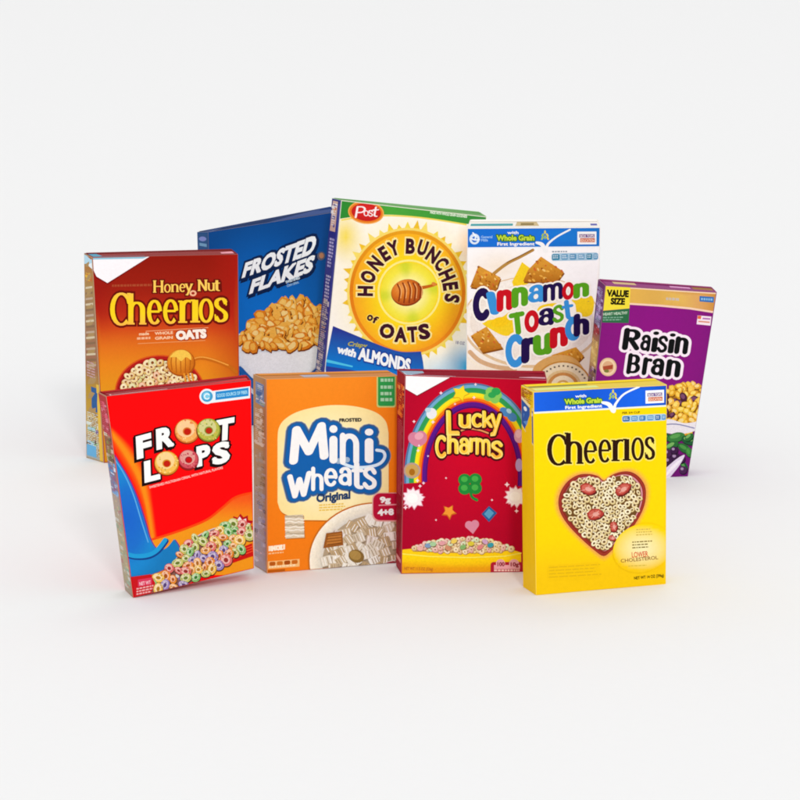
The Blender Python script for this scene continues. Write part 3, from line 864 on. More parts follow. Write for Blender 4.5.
    for q, c in (([(326, 533), (342, 531), (343, 545), (323, 548)], '#9a5a22'), ([(328, 535), (341, 533), (341, 542), (326, 545)], '#c27a34')): b.fill(q, c)
    for k in range(4): b.fill(line([(327, 536 + k * 2.8), (341, 534.4 + k * 2.8)], .7), '#7a4416')
    b.fill(disc(356, 556, 8, 6.5, 16, 20), '#8a6a34'); b.fill(disc(355, 555, 6, 4.6, 14, 20), '#b08c4a')
    b.begin('green_badge')
    b.fill(rrect(376.6, 372, 396, 407.4, 2.5), '#c6d27a'); b.fill(rrect(378, 372, 394.8, 406, 2), '#2f9c4c')
    for y in (378.5, 385.5, 392, 398): b.bars(380.5, y, 393, y + 4.4, 1, '#a8d8b0', 0, .72, 2, 4.5, .8, .1)
    b.begin('red_badge')
    b.fill(rrect(372, 492.5, 402, 521.5, 7), '#e6a8a2'); b.fill(rrect(373, 493.2, 402, 520.2, 7), '#bc1238')
    b.text('9g', (380, 502.4), (390, 502), 5.6, WHITE, bold=.06)
    b.fill(line([(379, 505.2), (396, 504.4)], 1.3), '#e79aa4')
    b.text('4+8', (378, 515.2), (393.5, 514.4), 6.0, WHITE, bold=.06)
    b.fill(disc(393, 566, 9, 5, 18), '#a0122c')
    b.begin('weight_text')
    b.bars(268.5, 546.2, 285, 551.8, 1, '#fbe9cc', -.12, .9, 3, 5, .8, 0)
    b.text('24 OZ', (271, 550.8), (283, 549.4), 4.6, '#fff3dc', bold=.08, discs=False)
    b.bars(268.5, 553, 284, 555, 1, '#f8c488', -.1, .7, 1, 3)
    b.begin('nutrition_strip')
    b.fill(rect(268, 561.4, 299.5, 569, -.08), '#f4c07a')
    for k in range(4): b.fill(rrect(269.4 + k * 7.4, 562 - k * .6, 275.4 + k * 7.4, 566 - k * .6, 1.4, -.08), ['#b85a14', '#d07420', '#a84e10', '#c86a1c'][k])
    b.bars(269, 566.4, 299, 568.4, 1, '#fbe2bc', -.08, .7, 1.5, 4)
    b.fill(rect(267.5, 570.2, 285, 574, -.08), '#b85a0e')
    b.begin('side_print', 'side')
    b.fill([(0, 0), (1, 0), (1, 1), (0, 1)], lambda x, y: vgrad([(0, '#b48a58'), (.3, '#b88a50'), (.6, '#a89070'), (1, '#a89ca4')])(0, y), grid=.12)
    b.fill([(.2, .03), (.85, .035), (.85, .15), (.2, .14)], '#7d93b8'); side_blocks(b, .3, .8, .04, .14, 12, ['#4a6aa0', '#c8d8e8', '#a0b8a0', '#e8e8d8'])
    side_blocks(b, .15, .85, .17, .36, 26, ['#d8c8b0', '#a87a40', '#c8b8a8', '#8a6a3a', '#e0d0b8'])
    side_blocks(b, .2, .9, .38, .62, 30, ['#a89a8a', '#8a6a3a', '#c0a888', '#b8a8a0', '#9a7a3a'])
    side_blocks(b, .15, .9, .6, .96, 46, ['#a8a4b4', '#8f8aa8', '#c8c4cc', '#b0a0a8', '#7a6a6a', '#d8b8b8'])
    b.fill([(.93, 0), (1, 0), (1, 1), (.93, 1)], '#d9944c')
    b.begin('top_print', 'top')
    b.fill([(.02, .1), (.98, .1), (.98, .9), (.02, .9)], '#c47a34')
    b.fill([(.3, .45), (.5, .45), (.5, .85), (.3, .85)], '#a8a8b8')
    b.flap('#d88a3a', '#8a5a2a', .0, .4)
    b.finish()

# =================================================================== bright red box, ring cereal letters
def box_red():
    b = Box('bright red cereal box tilted on its corner, with fruit-coloured ring cereal', 31, .042, (106, 396), (251, 380), (254, 568.5), (133, 598), (98, 392), (247, 375), (125, 589), flat=False,
            base='#E00008', top='#8a0010', side='#b07a5a')
    b.begin('front_panel')
    b.fill([b.px[0], b.px[1], b.px[2], b.px[3]], '#FA0004')
    b.begin('swoosh_artwork')
    def lerpband(l, r, stops):
        """long band between two edges, coloured across"""
        n = 14
        l, r = smooth(l, 6), smooth(r, 6)
        for k in range(n):
            f0, f1 = k / n, (k + 1) / n + .02
            p = [(a[0] + (c[0] - a[0]) * f0, a[1] + (c[1] - a[1]) * f0) for a, c in zip(l, r)]
            q = [(a[0] + (c[0] - a[0]) * f1, a[1] + (c[1] - a[1]) * f1) for a, c in zip(l, r)]
            b.fill(p + q[::-1], vgrad(stops)(0, (f0 + f1) / 2))
    lerpband([(104, 430), (115, 452), (130, 478), (141, 505), (148, 540)], [(105, 420), (134, 448), (149, 475), (153, 500), (158, 540)], [(0, '#f60606'), (.25, '#f4500a'), (.42, '#f48c14'), (.56, '#f48a14'), (.78, '#f6500a'), (.92, '#f91606'), (1, '#fa0004')])
    low = smooth([(150, 540), (170, 534), (190, 527), (208, 519), (222, 508), (236, 497), (256, 492)], 6)
    gl = lambda x, y: mix(lin('#f2541a'), lin('#ee9418'), (y - 498) / 24)
    b.fill(low + [(258, 575), (150, 575)], gl, grid=6)
    b.fill(line(low, 2.2), '#f4460a')
    blue = smooth([(111, 450), (119, 463), (128, 478), (137, 498), (145, 522), (150, 539), (157, 549), (166, 548), (174, 539)], 5) + smooth([(174, 539), (179, 548), (176, 560), (166, 568), (148, 575), (126, 577)], 4)[1:]
    b.fill([(x + 1.3, y + .2) for x, y in blue], '#7a2c8a')
    b.fill(blue, rgrad(128, 520, 34, 60, [(0, '#1a62c8'), (.5, '#1c6ec8'), (.8, '#1a86cc'), (1.2, '#1878b8')]), grid=6)
    b.fill(line(smooth([(115, 460), (124, 474), (133, 494), (141, 520), (148, 542)], 5), 1.2), '#5aa8e0')
    b.fill(line(smooth([(124, 554), (135, 557), (148, 556.5), (158, 551), (166, 541)], 5), 5.4), '#123e86'); b.fill(line(smooth([(124, 553), (135, 556), (148, 555), (157, 550), (165, 540)], 5), 4.4), '#1f9ad4')
    b.begin('title_lettering')
    F = lambda f, box, rot, sk=-.22, th=.055: (f, box, dict(font=f, rot=rot, skew=sk, thick=th))
    L1 = [F('F', (136, 434.5, 151.5, 457.5), -3), F('R', (156, 427, 174, 448.5), -2), F('T', (216, 418.6, 234, 440.4), 2)]
    L2 = [F('L', (144, 459.5, 160, 481), -2), F('P', (196.5, 445, 210.5, 465.5), -2), F('S', (211.5, 442, 230, 464), -1)]
    b.word(L1 + L2, WHITE, out=[(1.7, '#1c0406')], shadow=(-1.0, 1.6, '#14080a', 1.6))
    def ring(x, y, r_, c, d, hole, spots):
        b.fill(disc(x - .4, y + .9, r_ * 1.03, r_ * 1.0, 30), '#8a1a08')
        b.fill(disc(x, y, r_, r_ * .98, 30), d); b.fill(disc(x - .3, y - .5, r_ * .92, r_ * .9, 30), c)
        b.fill(disc(x - r_ * .1, y - r_ * .2, r_ * .74, r_ * .7, 24), mix(lin(c), (1, .93, .7), .3))
        P, Cc = [], []
        for _ in range(26):
            a = b.rnd.uniform(0, 6.28); q = b.rnd.uniform(.5, .92) * r_
            P.append(disc(x + q * math.cos(a), y + q * math.sin(a), b.rnd.uniform(.5, 1.3), b.rnd.uniform(.4, 1), 8, b.rnd.uniform(0, 90))); Cc.append(b.rnd.choice(spots))
        b.many(P, Cc)
        b.fill(disc(x, y + .3, r_ * .36, r_ * .33, 18), d); b.fill(disc(x + .2, y + .6, r_ * .28, r_ * .26, 18), hole)
    ring(187, 431, 12.4, '#f2ac5c', '#d2732a', '#c01808', ['#e8863a', '#f8d090', '#f0c070', '#dc7a4a'])
    ring(208.5, 430, 11.8, '#b8b848', '#7f8a2c', '#b82a10', ['#d8d070', '#8a9a38', '#e0b050', '#98a84a'])
    ring(188.5, 459.5, 10.2, '#d0505a', '#9a2030', '#c80c10', ['#e07a80', '#b83a4a', '#d8606a'])
    ring(166.5, 463, 12.2, '#f2bc54', '#d08a24', '#c01c0a', ['#f8da8a', '#e09a3c', '#f4cc70', '#c8b050'])
    b.text('SWEETENED MULTIGRAIN CEREAL WITH NATURAL FLAVORS', (149.5, 488.5), (223, 468.5), 2.4, '#f8c0b8', bold=.03, discs=False)
    b.begin('round_badge')
    sl = -.125
    b.fill([disc(207, 396.4, 7.6, 7.6, 26)] + [rect(206, 391.8, 250, 403.6, sl)], '#e6eef4')
    b.fill(disc(207, 396.3, 5.8, 5.6, 24), '#3f9ccc'); b.fill(disc(206.4, 395.8, 3.8, 4, 20), '#7cc8e4'); b.fill(line(arc(207, 396.4, 2.6, 2.6, 40, 320, 10), 1.2), '#e4f2f8')
    b.fill(rect(215.5, 391.8, 248.5, 400.0, sl), '#2288cc')
    b.text('GOOD SOURCE OF FIBER', (217, 397.3), (247.5, 393.5), 3.4, '#9fd8f0', bold=.04, discs=False)
    b.begin('ring_cereal_picture')
    heap = smooth([(150, 584), (160, 575), (172, 564), (182, 551), (192, 540), (206, 532), (220, 527), (235, 522), (245, 523), (250, 532), (246, 542), (238, 552), (226, 560), (214, 569), (200, 578), (176, 588), (150, 594)], 5, True)
    b.fill([(x, y - 1) for x, y in heap], '#d8c8d0')
    b.fill(star(241, 527, 13.5, 10, 11, 5), '#b8101a'); b.fill(star(239.5, 528.5, 12, 9, 11, 8), '#f2e0e2')
    b.fill(heap, '#8a5a50')
    b.fill([(222, 556), (252, 543), (253, 556), (215, 569)], '#cc1410')
    for k in range(3): b.fill(line(smooth([(222, 557 + k * 3.4), (232, 552.6 + k * 3.2), (242, 549.4 + k * 2.8), (252, 546 + k * 2.6)], 4), .9), '#f0502a')
    P = [disc(b.rnd.uniform(150, 250), b.rnd.uniform(515, 592), b.rnd.uniform(1.5, 3), b.rnd.uniform(1, 2), 9, b.rnd.uniform(0, 90)) for _ in range(150)]
    P = [p for p in P if all(inside(q, heap) for q in p[::3])]
    b.many(P, [b.rnd.choice(['#f0e4e0', '#c88a80', '#8a70a8', '#e8c0a0', '#d8d8d0', '#a85a50']) for _ in P])
    inner = [(cx_, cy_) for cx_, cy_ in heap]
    pts = []
    for _ in range(3000):
        p = (b.rnd.uniform(152, 250), b.rnd.uniform(516, 590))
        if inside(p, heap) and all(math.hypot(p[0] - q[0], p[1] - q[1]) > 6.1 for q in pts): pts.append(p)
    pts.sort(key=lambda p: p[1])
    Q, Qc, T, Tc = [], [], [], []
    for x, y in pts:
        c, d = b.rnd.choice([('#e88a30', '#a8521a'), ('#c4c46a', '#6a7a2c'), ('#e0706a', '#98302c'), ('#f0c458', '#b07a20'), ('#9a84c0', '#5a447a'), ('#8ac070', '#3c7a34'), ('#eca858', '#b06a24')])
        r_ = b.rnd.uniform(4.4, 6.4); q = b.rnd.uniform(.62, 1); a = b.rnd.uniform(0, 180)
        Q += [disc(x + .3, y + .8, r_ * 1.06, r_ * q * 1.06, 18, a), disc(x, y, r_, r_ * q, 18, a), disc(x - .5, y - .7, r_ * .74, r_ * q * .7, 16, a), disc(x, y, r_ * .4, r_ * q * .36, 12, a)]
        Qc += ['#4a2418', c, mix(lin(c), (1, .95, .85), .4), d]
        T += [disc(x + r_ * .68 * math.cos(t), y + r_ * q * .68 * math.sin(t), .7, .55, 7) for t in [b.rnd.uniform(0, 6.28) for _ in range(7)]]
        Tc += [mix(lin(d), lin(c), .5)] * 7
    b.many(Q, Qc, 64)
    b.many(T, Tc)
    b.begin('weight_text')
    b.fill([(129, 577), (150, 574), (155, 583), (149, 596), (131, 600)], '#c8141c')
    b.fill(rect(137.5, 579.5, 151.5, 586.5, -.16), '#d8385a')
    b.text('NET WT', (139, 585.4), (150.5, 583.6), 3.6, '#f4c4cc', bold=.03, discs=False)
    b.bars(136, 588, 153, 596, 3, '#eeb0b0', -.2, .55, 1.2, 3.4)
    b.begin('side_print', 'side')
    b.fill([(0, 0), (1, 0), (1, 1), (0, 1)], lambda x, y: vgrad([(0, '#b01018'), (.2, '#a01a20'), (.32, '#8a4a50'), (.5, '#a8909a'), (.7, '#b0a080'), (1, '#a89a88')])(0, y), grid=.1)
    side_blocks(b, .15, .9, .04, .22, 30, ['#e0506a', '#8a0a18', '#d88a9a', '#b01a28'])
    side_blocks(b, .15, .9, .2, .36, 30, ['#8a8a40', '#5a2a30', '#c07a7a', '#d8c0b0'])
    side_blocks(b, .1, .9, .34, .5, 26, ['#5a8ac0', '#8ab0e0', '#e0e0f0', '#a84a6a'])
    side_blocks(b, .1, .9, .5, .97, 50, ['#c8b890', '#a89a78', '#d0d0d0', '#b05a70', '#7a9a8a', '#8ab0a0'])
    b.begin('top_print', 'top')
    b.fill([(.02, .1), (.98, .1), (.98, .95), (.02, .95)], '#980410')
    b.fill([(.03, .8), (.42, .8), (.42, .97), (.03, .97)], '#f0c8c8')  # pale strip is glare along the front fold, painted into the top's colour
    b.fill([(.6, .55), (.98, .55), (.98, .95), (.6, .95)], '#d80812')
    b.flap('#b00812', '#5a0208', .0, .4)
    b.finish()
# =================================================================== dark red to orange box, gold lettering
def box_amber():
    b = Box('dark red to orange cereal box with gold lettering and a honey dipper', 17, .046, (92, 257), (238, 254), (240, 451), (104, 463), (84, 253), (232, 249), (86, 450),
            base='#A02412', top='#7a0c0c', side='#b09060')
    b.begin('front_panel')
    g = vgrad([(256, '#8E1608'), (290, '#9C1E0E'), (315, '#B82C14'), (328, '#CE4818'), (344, '#DE6E1C'), (365, '#E6861C'), (400, '#E0981C'), (440, '#D08A18')])
    def fc(x, y):
        c = g(x, y)
        c = mix(c, lin('#B0180e'), max(0, (x - 205) / 45) * .8)
        return mix(c, lin('#9a1010'), max(0, (118 - x) / 26) * max(0, min(1, (345 - y) / 40)) * .6)
    b.fill([b.px[0], b.px[1], b.px[2], b.px[3]], fc, grid=6)
    b.begin('white_corner')
    b.fill([(91, 256.5), (152, 255.8), (108, 284.4), (96, 278), (91, 266)], '#7a0a08')
    b.fill([(91, 256.5), (150, 256.2), (107.4, 283), (96.5, 276.5), (92, 267)], '#f8f7fa')
    b.fill([(91, 256.5), (149, 256), (143, 258.6), (92, 259.6)], '#8fc4d8')
    b.begin('title_lettering')
    yb = lambda x: 325.4 - .034 * (x - 110)
    def lt(ch, x0, x1, top, **k):
        y = yb((x0 + x1) / 2)
        return (ch, (x0, y - top, x1, y + (.6 if ch in 'Ceos' else 0)), k)
    big = [lt('C', 110, 128.6, 32.5), lt('h', 127, 146.4, 31.5), lt('e', 147, 162, 24), lt('e', 163, 178.2, 24), lt('r', 178.2, 191.6, 23), lt('ı', 190.2, 200, 23), lt('o', 198.6, 213.6, 23.6), lt('s', 214.2, 228, 24)]
    gy = vgrad([(293, '#ffc84a'), (302, '#ffd21e'), (318, '#ffd820'), (325, '#ffb84a')])
    b.word(big, lambda x, y: gy(x, y), out=[(2.0, '#6a0e06')], thick=.27, thin=.1, serif=True, butt=True, grid=5)
    sm = [('H', (153, 280.4, 163.6, 292.6)), ('o', (164, 284, 170.8, 292.6)), ('n', (170.8, 284, 179, 292)), ('e', (179.2, 283.6, 185.6, 292)), ('y', (184.6, 283.6, 193, 295.4)), ('N', (197.4, 279.6, 207.4, 291)), ('u', (207.2, 282.8, 215, 291)), ('t', (214.6, 280.2, 220, 291))]
    b.word(sm, '#ffcf5c', out=[(1.4, '#6a0e06')], thick=.25, thin=.12, serif=True, butt=True)
    b.fill([disc(193, 293.2, 3.5, 3.0, 20), disc(193, 293.2, 1.7, 1.3, 16)], '#f4b890', holes=True)
    b.begin('small_lettering')
    b.bars(112, 284.6, 152, 287.4, 1, '#a8482a', -.02, .8, 1.5, 4)
    b.fill(line([(146, 331.2), (208, 327.6)], .8), '#e8a070')
    b.text('OATS', (176.4, 339.4), (206.2, 337.2), 8.2, '#fbeee0', bold=.075, out=(1.0, '#a83a14'))
    b.text('WHOLE', (155, 334.8), (173, 333.8), 2.8, '#f4c8a0', bold=.05, discs=False); b.text('GRAIN', (155, 339.6), (173, 338.6), 2.8, '#f4c8a0', bold=.05, discs=False)
    b.text('made', (139, 335.4), (149, 334.8), 3, '#f4c8a0', bold=.05, discs=False); b.bars(137, 337.4, 153, 340.6, 1, '#f0b890', -.05, .7, 1.5, 4)
    b.fill(line([(138, 343.6), (205, 340.4)], .7), '#e89a60')
    b.begin('cereal_bowl')
    b.fill(disc(160, 393, 45.4, 38.2, 50), '#d8521c'); b.fill(disc(160, 393, 44, 36.8, 50), '#b41c18'); b.fill(disc(160, 394, 42.4, 35, 50), '#8e1216'); b.fill(disc(160.4, 395, 41, 34.2, 50), '#b8402a')
    cc = lambda p: ((p[0] - 160) / 39.5) ** 2 + ((p[1] - 395) / 33) ** 2 < 1 and p[1] < 402
    b.fill(disc(160.4, 396, 39.8, 33.4, 50), '#9a5a26')
    b.rings(cc, (118, 360, 204, 402), 4.1, 3.9, ['#e8c880', '#f0d898', '#e0b868', '#e8a878', '#f4e0a8', '#d8d088'], 230, dark='#8a4a1c', hole=.34)
    b.begin('honey_dipper')
    b.fill(line(smooth([(190, 361), (200, 358), (212, 360), (228, 366), (236, 372)], 4), 2.6, 3.4), '#c86a14')
    b.fill(line(smooth([(190, 360), (200, 357), (212, 359), (228, 365)], 4), 1.2), '#f0a040')
    b.fill(disc(181, 363, 14.2, 13.4, 30), '#a8500e'); b.fill(disc(180.6, 362.2, 13.4, 12.6, 30), rgrad(178, 356, 16, 18, [(0, '#f4b844'), (.5, '#e8942a'), (1, '#cc6e16')]), grid=4)
    for k in range(5): b.fill(line(smooth([(172 + k * 4.4, 353 - (1.5 if k in (1, 2, 3) else -1)), (171 + k * 4.8, 362), (172 + k * 4.4, 371 + (1.5 if k in (1, 2, 3) else -1))], 5), 1.0), '#b05c10')
    b.fill([smooth([(170, 357), (176, 351), (184, 350), (190, 354), (191, 360), (186, 357), (181, 361), (176, 357)], 4, True)], '#f6c850')
    for k in range(3): b.fill(line([(184 + k * 4, 374), (186 + k * 4.4, 384 + k * 2)], 2.2, 1.2), '#e8942a')
    b.begin('side_print', 'side')
    b.fill([(0, 0), (1, 0), (1, 1), (0, 1)], lambda x, y: vgrad([(0, '#a85020'), (.1, '#b88a30'), (.2, '#a08058'), (.55, '#a06a50'), (.65, '#b89030'), (.85, '#c8a040'), (1, '#a8b0b0')])(0, y), grid=.1)
    b.fill([(0, 0), (1, .012), (1, .07), (0, .05)], '#b8dcee'); b.fill([(.3, .02), (1, .03), (1, .06), (.4, .05)], '#eef6fa')
    side_blocks(b, .2, .8, .09, .13, 8, ['#e8b828', '#c86a28'])
    for k in range(15):
        t = .15 + k * .027
        b.fill([(.12, t + .012), (.85, t - .008), (.85, t + .002), (.12, t + .022)], ['#d8c8a8', '#8a6a4a', '#c0a890'][k % 3])
    side_text(b, .15, .85, .52, .6, 6, '#c8a0a0', .5)
    b.fill([(.4, .64), (.95, .64), (.95, .76), (.4, .76)], '#2c5c98'); b.fill([disc(.65, .68, .2, .02, 12)], '#6aa8d8'); b.fill([disc(.7, .725, .2, .016, 12)], '#c8d0e8')
    side_blocks(b, .1, .85, .77, .98, 30, ['#d8e0d8', '#5a9a5a', '#6a4a8a', '#4a2a1a', '#e0b060', '#8ac0e0', '#8a5a3a'])
    b.fill([(.05, .93), (.6, .93), (.6, .985), (.05, .985)], '#6ab0dc')
    b.fill([(.78, .62), (1, .62), (1, 1), (.78, 1)], '#e6bc48')
    b.begin('top_print', 'top')
    b.fill([(.02, .1), (.98, .1), (.98, .95), (.02, .95)], '#8a100c')
    b.fill([(.01, .3), (.36, .3), (.36, .98), (.01, .98)], '#4a9ab8')
    b.bars(.42, .4, .7, .8, 1, '#d86a50', 0, .7, .02, .06, .01)
    b.fill([(.72, .5), (.98, .5), (.98, .85), (.72, .85)], '#e89aa8')  # pink strip is a highlight on the top, put into its colour
    b.flap('#7a0a0a', '#4a0404', .0, .3)
    b.finish()

# =================================================================== deep blue box, white slanted lettering
def box_blue():
    b = Box('deep blue cereal box with slanted white lettering, behind the dark red to orange box', 30, .050, (208, 232), (341, 211), (338, 413), (214, 430), (197, 232), (331, 206.5), base='#0A3F86', top='#0a2a5a', side='#0d4680')
    b.begin('front_panel')
    g = rgrad(262, 320, 95, 120, [(0, '#0c72d2'), (.45, '#0a62b8'), (.8, '#0a4c92'), (1.2, '#0c3f84')])
    b.fill([b.px[0], b.px[1], b.px[2], b.px[3]], g, grid=7)
    b.begin('title_lettering')
    b.text('FROSTED', (241.4, 277.4), (313.6, 252.6), 14.6, '#f4f9fb', h1=19.6, bold=.055, up=(.26, -1), out=[(2.4, '#0a2450')], shadow=(1.2, 2.2, '#08204a', 2.2), sp=.02)
    b.text('FLAKES', (248.6, 293.6), (311.6, 270.4), 14.0, '#f4f9fb', h1=16.8, bold=.055, up=(.26, -1), out=[(2.2, '#0a2450')], shadow=(1.2, 2.0, '#08204a', 2.0), sp=.02)
    b.begin('small_lettering')
    b.text('SWEETENED', (286, 283.4), (300, 278.6), 2.6, '#d8ecf6', bold=.05, discs=False); b.text('CORN CEREAL', (287, 287), (299, 283), 2.2, '#9ac4e4', bold=.04, discs=False)
    b.fill(disc(321, 256, 4, 4.4, 16, 20), '#5a5a68'); b.fill(disc(321.4, 255.6, 2.4, 2.8, 14), '#b07a5a')
    b.begin('cereal_bowl')
    cx, cy = 286, 352
    b.fill(smooth([(234, 336), (240, 372), (262, 402), (300, 400), (330, 372), (338, 326), (300, 336), (262, 342)], 5, True), rgrad(280, 350, 56, 52, [(0, '#f4f4f6'), (.6, '#eef0f4'), (.85, '#d8e2ee'), (1.1, '#a8c4e0')]), grid=5)
    b.fill(disc(286, 335, 53, 16, 44, -8), '#dfe6ee'); b.fill(disc(286, 335, 50.5, 14, 44, -8), '#f6f7f9')
    heap = smooth([(238, 342), (246, 328), (258, 316), (272, 305), (288, 299), (304, 300), (318, 308), (330, 320), (335, 329), (318, 341), (286, 348), (256, 349)], 5, True)
    b.fill(heap, '#b8621a')
    P, Cc = [], []
    pts = []
    for _ in range(2600):
        p = (b.rnd.uniform(236, 336), b.rnd.uniform(298, 348))
        if inside(p, heap) and all(math.hypot(p[0] - q[0], p[1] - q[1]) > 4.4 for q in pts): pts.append(p)
    pts.sort(key=lambda p: p[1])
    for x, y in pts:
        r_ = b.rnd.uniform(4, 8.2); q = b.rnd.uniform(.4, .8); a = b.rnd.uniform(0, 180)
        def blob(k, dx=0, dy=0):
            b.rnd.seed(int(x * 97 + y * 131))
            return [(x + dx + (px_ - x) * b.rnd.uniform(.68, 1.25), y + dy + (py_ - y) * b.rnd.uniform(.68, 1.25)) for px_, py_ in disc(x, y, r_ * k, r_ * q * k, 9, a)]
        P += [blob(1.08, .5, 1.0), blob(1), blob(.62, -.5, -.6)]
        Cc += ['#7a3a0c', b.rnd.choice(['#e8942a', '#f0a83a', '#dc7e1e', '#f4b850', '#e08a24']), b.rnd.choice(['#f8c868', '#f4b44a', '#fad88a'])]
        b.rnd.seed(int(x * 53 + y * 17))
    b.many(P, Cc, 48)
    b.fill(smooth([(240, 366), (262, 384), (300, 380), (334, 350), (336, 358), (302, 390), (262, 394), (242, 376)], 5, True), '#1a5ca8')
    b.begin('side_print', 'side')
    b.fill([(0, 0), (1, 0), (1, 1), (0, 1)], '#0d4880')
    b.fill([disc(.5, .035, .34, .012, 14)], '#7a86c8'); b.fill([(.2, .055), (.85, .06), (.85, .075), (.2, .07)], '#6a9ac0')
    side_text(b, .15, .85, .12, .9, 50, '#3a6aa8', .5)
    b.begin('top_print', 'top')
    b.fill([(.02, .1), (.98, .1), (.98, .95), (.02, .95)], '#123a7c')
    b.fill([(.1, .5), (.34, .5), (.34, .9), (.1, .9)], '#4a4a9a'); b.fill([(.44, .55), (.6, .55), (.6, .85), (.44, .85)], '#6a5aa0'); b.fill([(.66, .5), (.9, .5), (.9, .85), (.66, .85)], '#5a7ab8')
    b.flap('#0f3470', '#082040', .0, .35)
    b.finish()

# =================================================================== white and yellow box with sun disc
def box_sun():
    b = Box('pale yellow cereal box with a large orange sun and a green top band', 5, .05, (341, 200), (487, 216.5), (469, 431), (318.5, 432), (332, 198), (480, 212), base='#F4F0E2', top='#7aa86a', side='#2c2f86')
    b.begin('front_panel')
    def fc(x, y):
        c = lin('#fcfaf6')
        d = math.hypot((x - 407) / 72, (y - 290) / 76)
        c = mix(c, lin('#fdeea8'), max(0, 1.25 - d) * .9)
        c = mix(c, lin('#f6dc3a'), max(0, 1 - math.hypot((x - 345) / 20, (y - 236) / 30)))
        c = mix(c, lin('#f6b868'), max(0, 1 - math.hypot((x - 470) / 16, (y - 244) / 26)) * .7)
        c = mix(c, lin('#18a4dc'), max(0, 1.15 - math.hypot((x - 468) / 26, (y - 368) / 26)))
        return mix(c, lin('#a8d4ee'), max(0, 1 - math.hypot((x - 440) / 26, (y - 374) / 22)) * .8)
    b.fill([b.px[0], b.px[1], b.px[2], b.px[3]], fc, grid=5)
    b.begin('top_band')
    gg = vgrad([(341, '#2c8c34'), (365, '#3a8c2c'), (390, '#4aa83c'), (440, '#3f9a3a'), (487, '#3a8a40')])
    b.fill([(339, 199)] + [(487, 215.5), (487, 226)] + smooth([(480, 225.4), (466, 223.8), (440, 219.5), (412, 216), (385, 214.6), (360, 216), (342, 218.4), (338, 219)], 4), lambda x, y: gg(0, x), grid=6)
    b.fill(line(smooth([(466, 224.6), (440, 220.3), (412, 216.8), (385, 215.6), (360, 217.2), (342, 220)], 4), 1.6), '#f0d860')
    b.text('MADE WITH WHOLE GRAIN GOODNESS', (430, 213.4), (467, 217.8), 2.6, '#e8f4e0', bold=.04, discs=False)
    b.begin('sun_emblem')
    CX, CY = 407.5, 292.2
    P, Cc = [], []
    for k in range(40):
        a = k * 9 + b.rnd.uniform(-2, 2)
        L_ = b.rnd.uniform(1.1, 1.19)
        ca, sa = math.cos(R(a)), math.sin(R(a)); c1, s1 = math.cos(R(a + 4.6)), math.sin(R(a + 4.6)); c0, s0 = math.cos(R(a - 4.6)), math.sin(R(a - 4.6))
        P.append([(CX + 57 * c0, CY + 61 * s0), (CX + 58 * L_ * ca, CY + 62 * L_ * sa), (CX + 57 * c1, CY + 61 * s1)])
        Cc.append(b.rnd.choice(['#f6d43a', '#f2c428', '#f8e06a', '#eec22c', '#f4dc50']))
    b.many(P, Cc)
    b.fill(disc(CX, CY, 60.5, 64.5, 60), '#f8dc6a')
    rim = vgrad([(230, '#e8a01c'), (290, '#e07c14'), (340, '#ee8a1c'), (356, '#f09a2a')])
    b.fill(disc(CX, CY, 58, 62, 60), lambda x, y: rim(x, y), grid=5)
    def body(x, y):
        d = math.hypot((x - CX) / 54, (y - CY) / 58)
        c = vgrad([(0, '#fbe62c'), (.6, '#fbda1e'), (.8, '#fccb1c'), (1, '#f9b422')])(0, d)
        c = mix(c, lin('#f0821c'), max(0, ((x - CX) * .6 + (y - CY) * .5) / 46 - .45) * .9)
        return mix(c, lin('#f4a024'), max(0, (CX - x) / 54 - .45) * 1.0)
    b.fill(disc(CX, CY, 54.5, 58.6, 60), body, grid=4)
    b.fill([disc(409, 292, 31.5, 32.5, 44), disc(409, 292, 29.6, 30.6, 44)], '#fdf08c', holes=True)
    def core(x, y):
        d = math.hypot((x - 409) / 28.5, (y - 293) / 29.5); t = math.atan2(y - 292, x - 409)
        c = vgrad([(0, '#fffbe0'), (.45, '#fdf49a'), (.8, '#f6ea48'), (1, '#f4e23a')])(0, d)
        return mix(c, lin('#c9d830'), max(0, math.cos(4 * t + .6)) ** 2 * max(0, min(1, (d - .45) * 3)) * .75)
    b.fill(disc(409, 292, 28.5, 29.5, 44), core, grid=2.4)
    b.begin('honey_dipper', parent='sun_emblem')
    b.fill(line(smooth([(420, 288), (428, 286.5), (436, 284.4)], 4), 3.6, 2.4), '#c86418'); b.fill(disc(434, 284, 2.6, 1.8, 12, 30), '#e08a3a')
    b.fill(disc(407, 292.6, 16, 13.4, 32, -10), '#8a3410')
    b.fill(disc(406.6, 292, 15.2, 12.6, 32, -10), rgrad(402, 288, 18, 16, [(0, '#f0a050'), (.5, '#de7a24'), (1, '#b4501a')]), grid=3)
    for k in range(5):
        x = 396.5 + k * 5.2
        b.fill(line(smooth([(x + 1, 281.8 + abs(k - 2) * 1.2), (x + 3.4, 291 - k * .5), (x + 2.2, 303.4 - abs(k - 1.5) * 1.6)], 5), 1.5), '#8c3a14')
        b.fill(line(smooth([(x + 2.6, 282.6 + abs(k - 2) * 1.2), (x + 4.8, 290 - k * .5), (x + 4.2, 298)], 5), .8), '#f4b470')
    b.begin('title_lettering')
    dk = '#3c1226'
    its = []
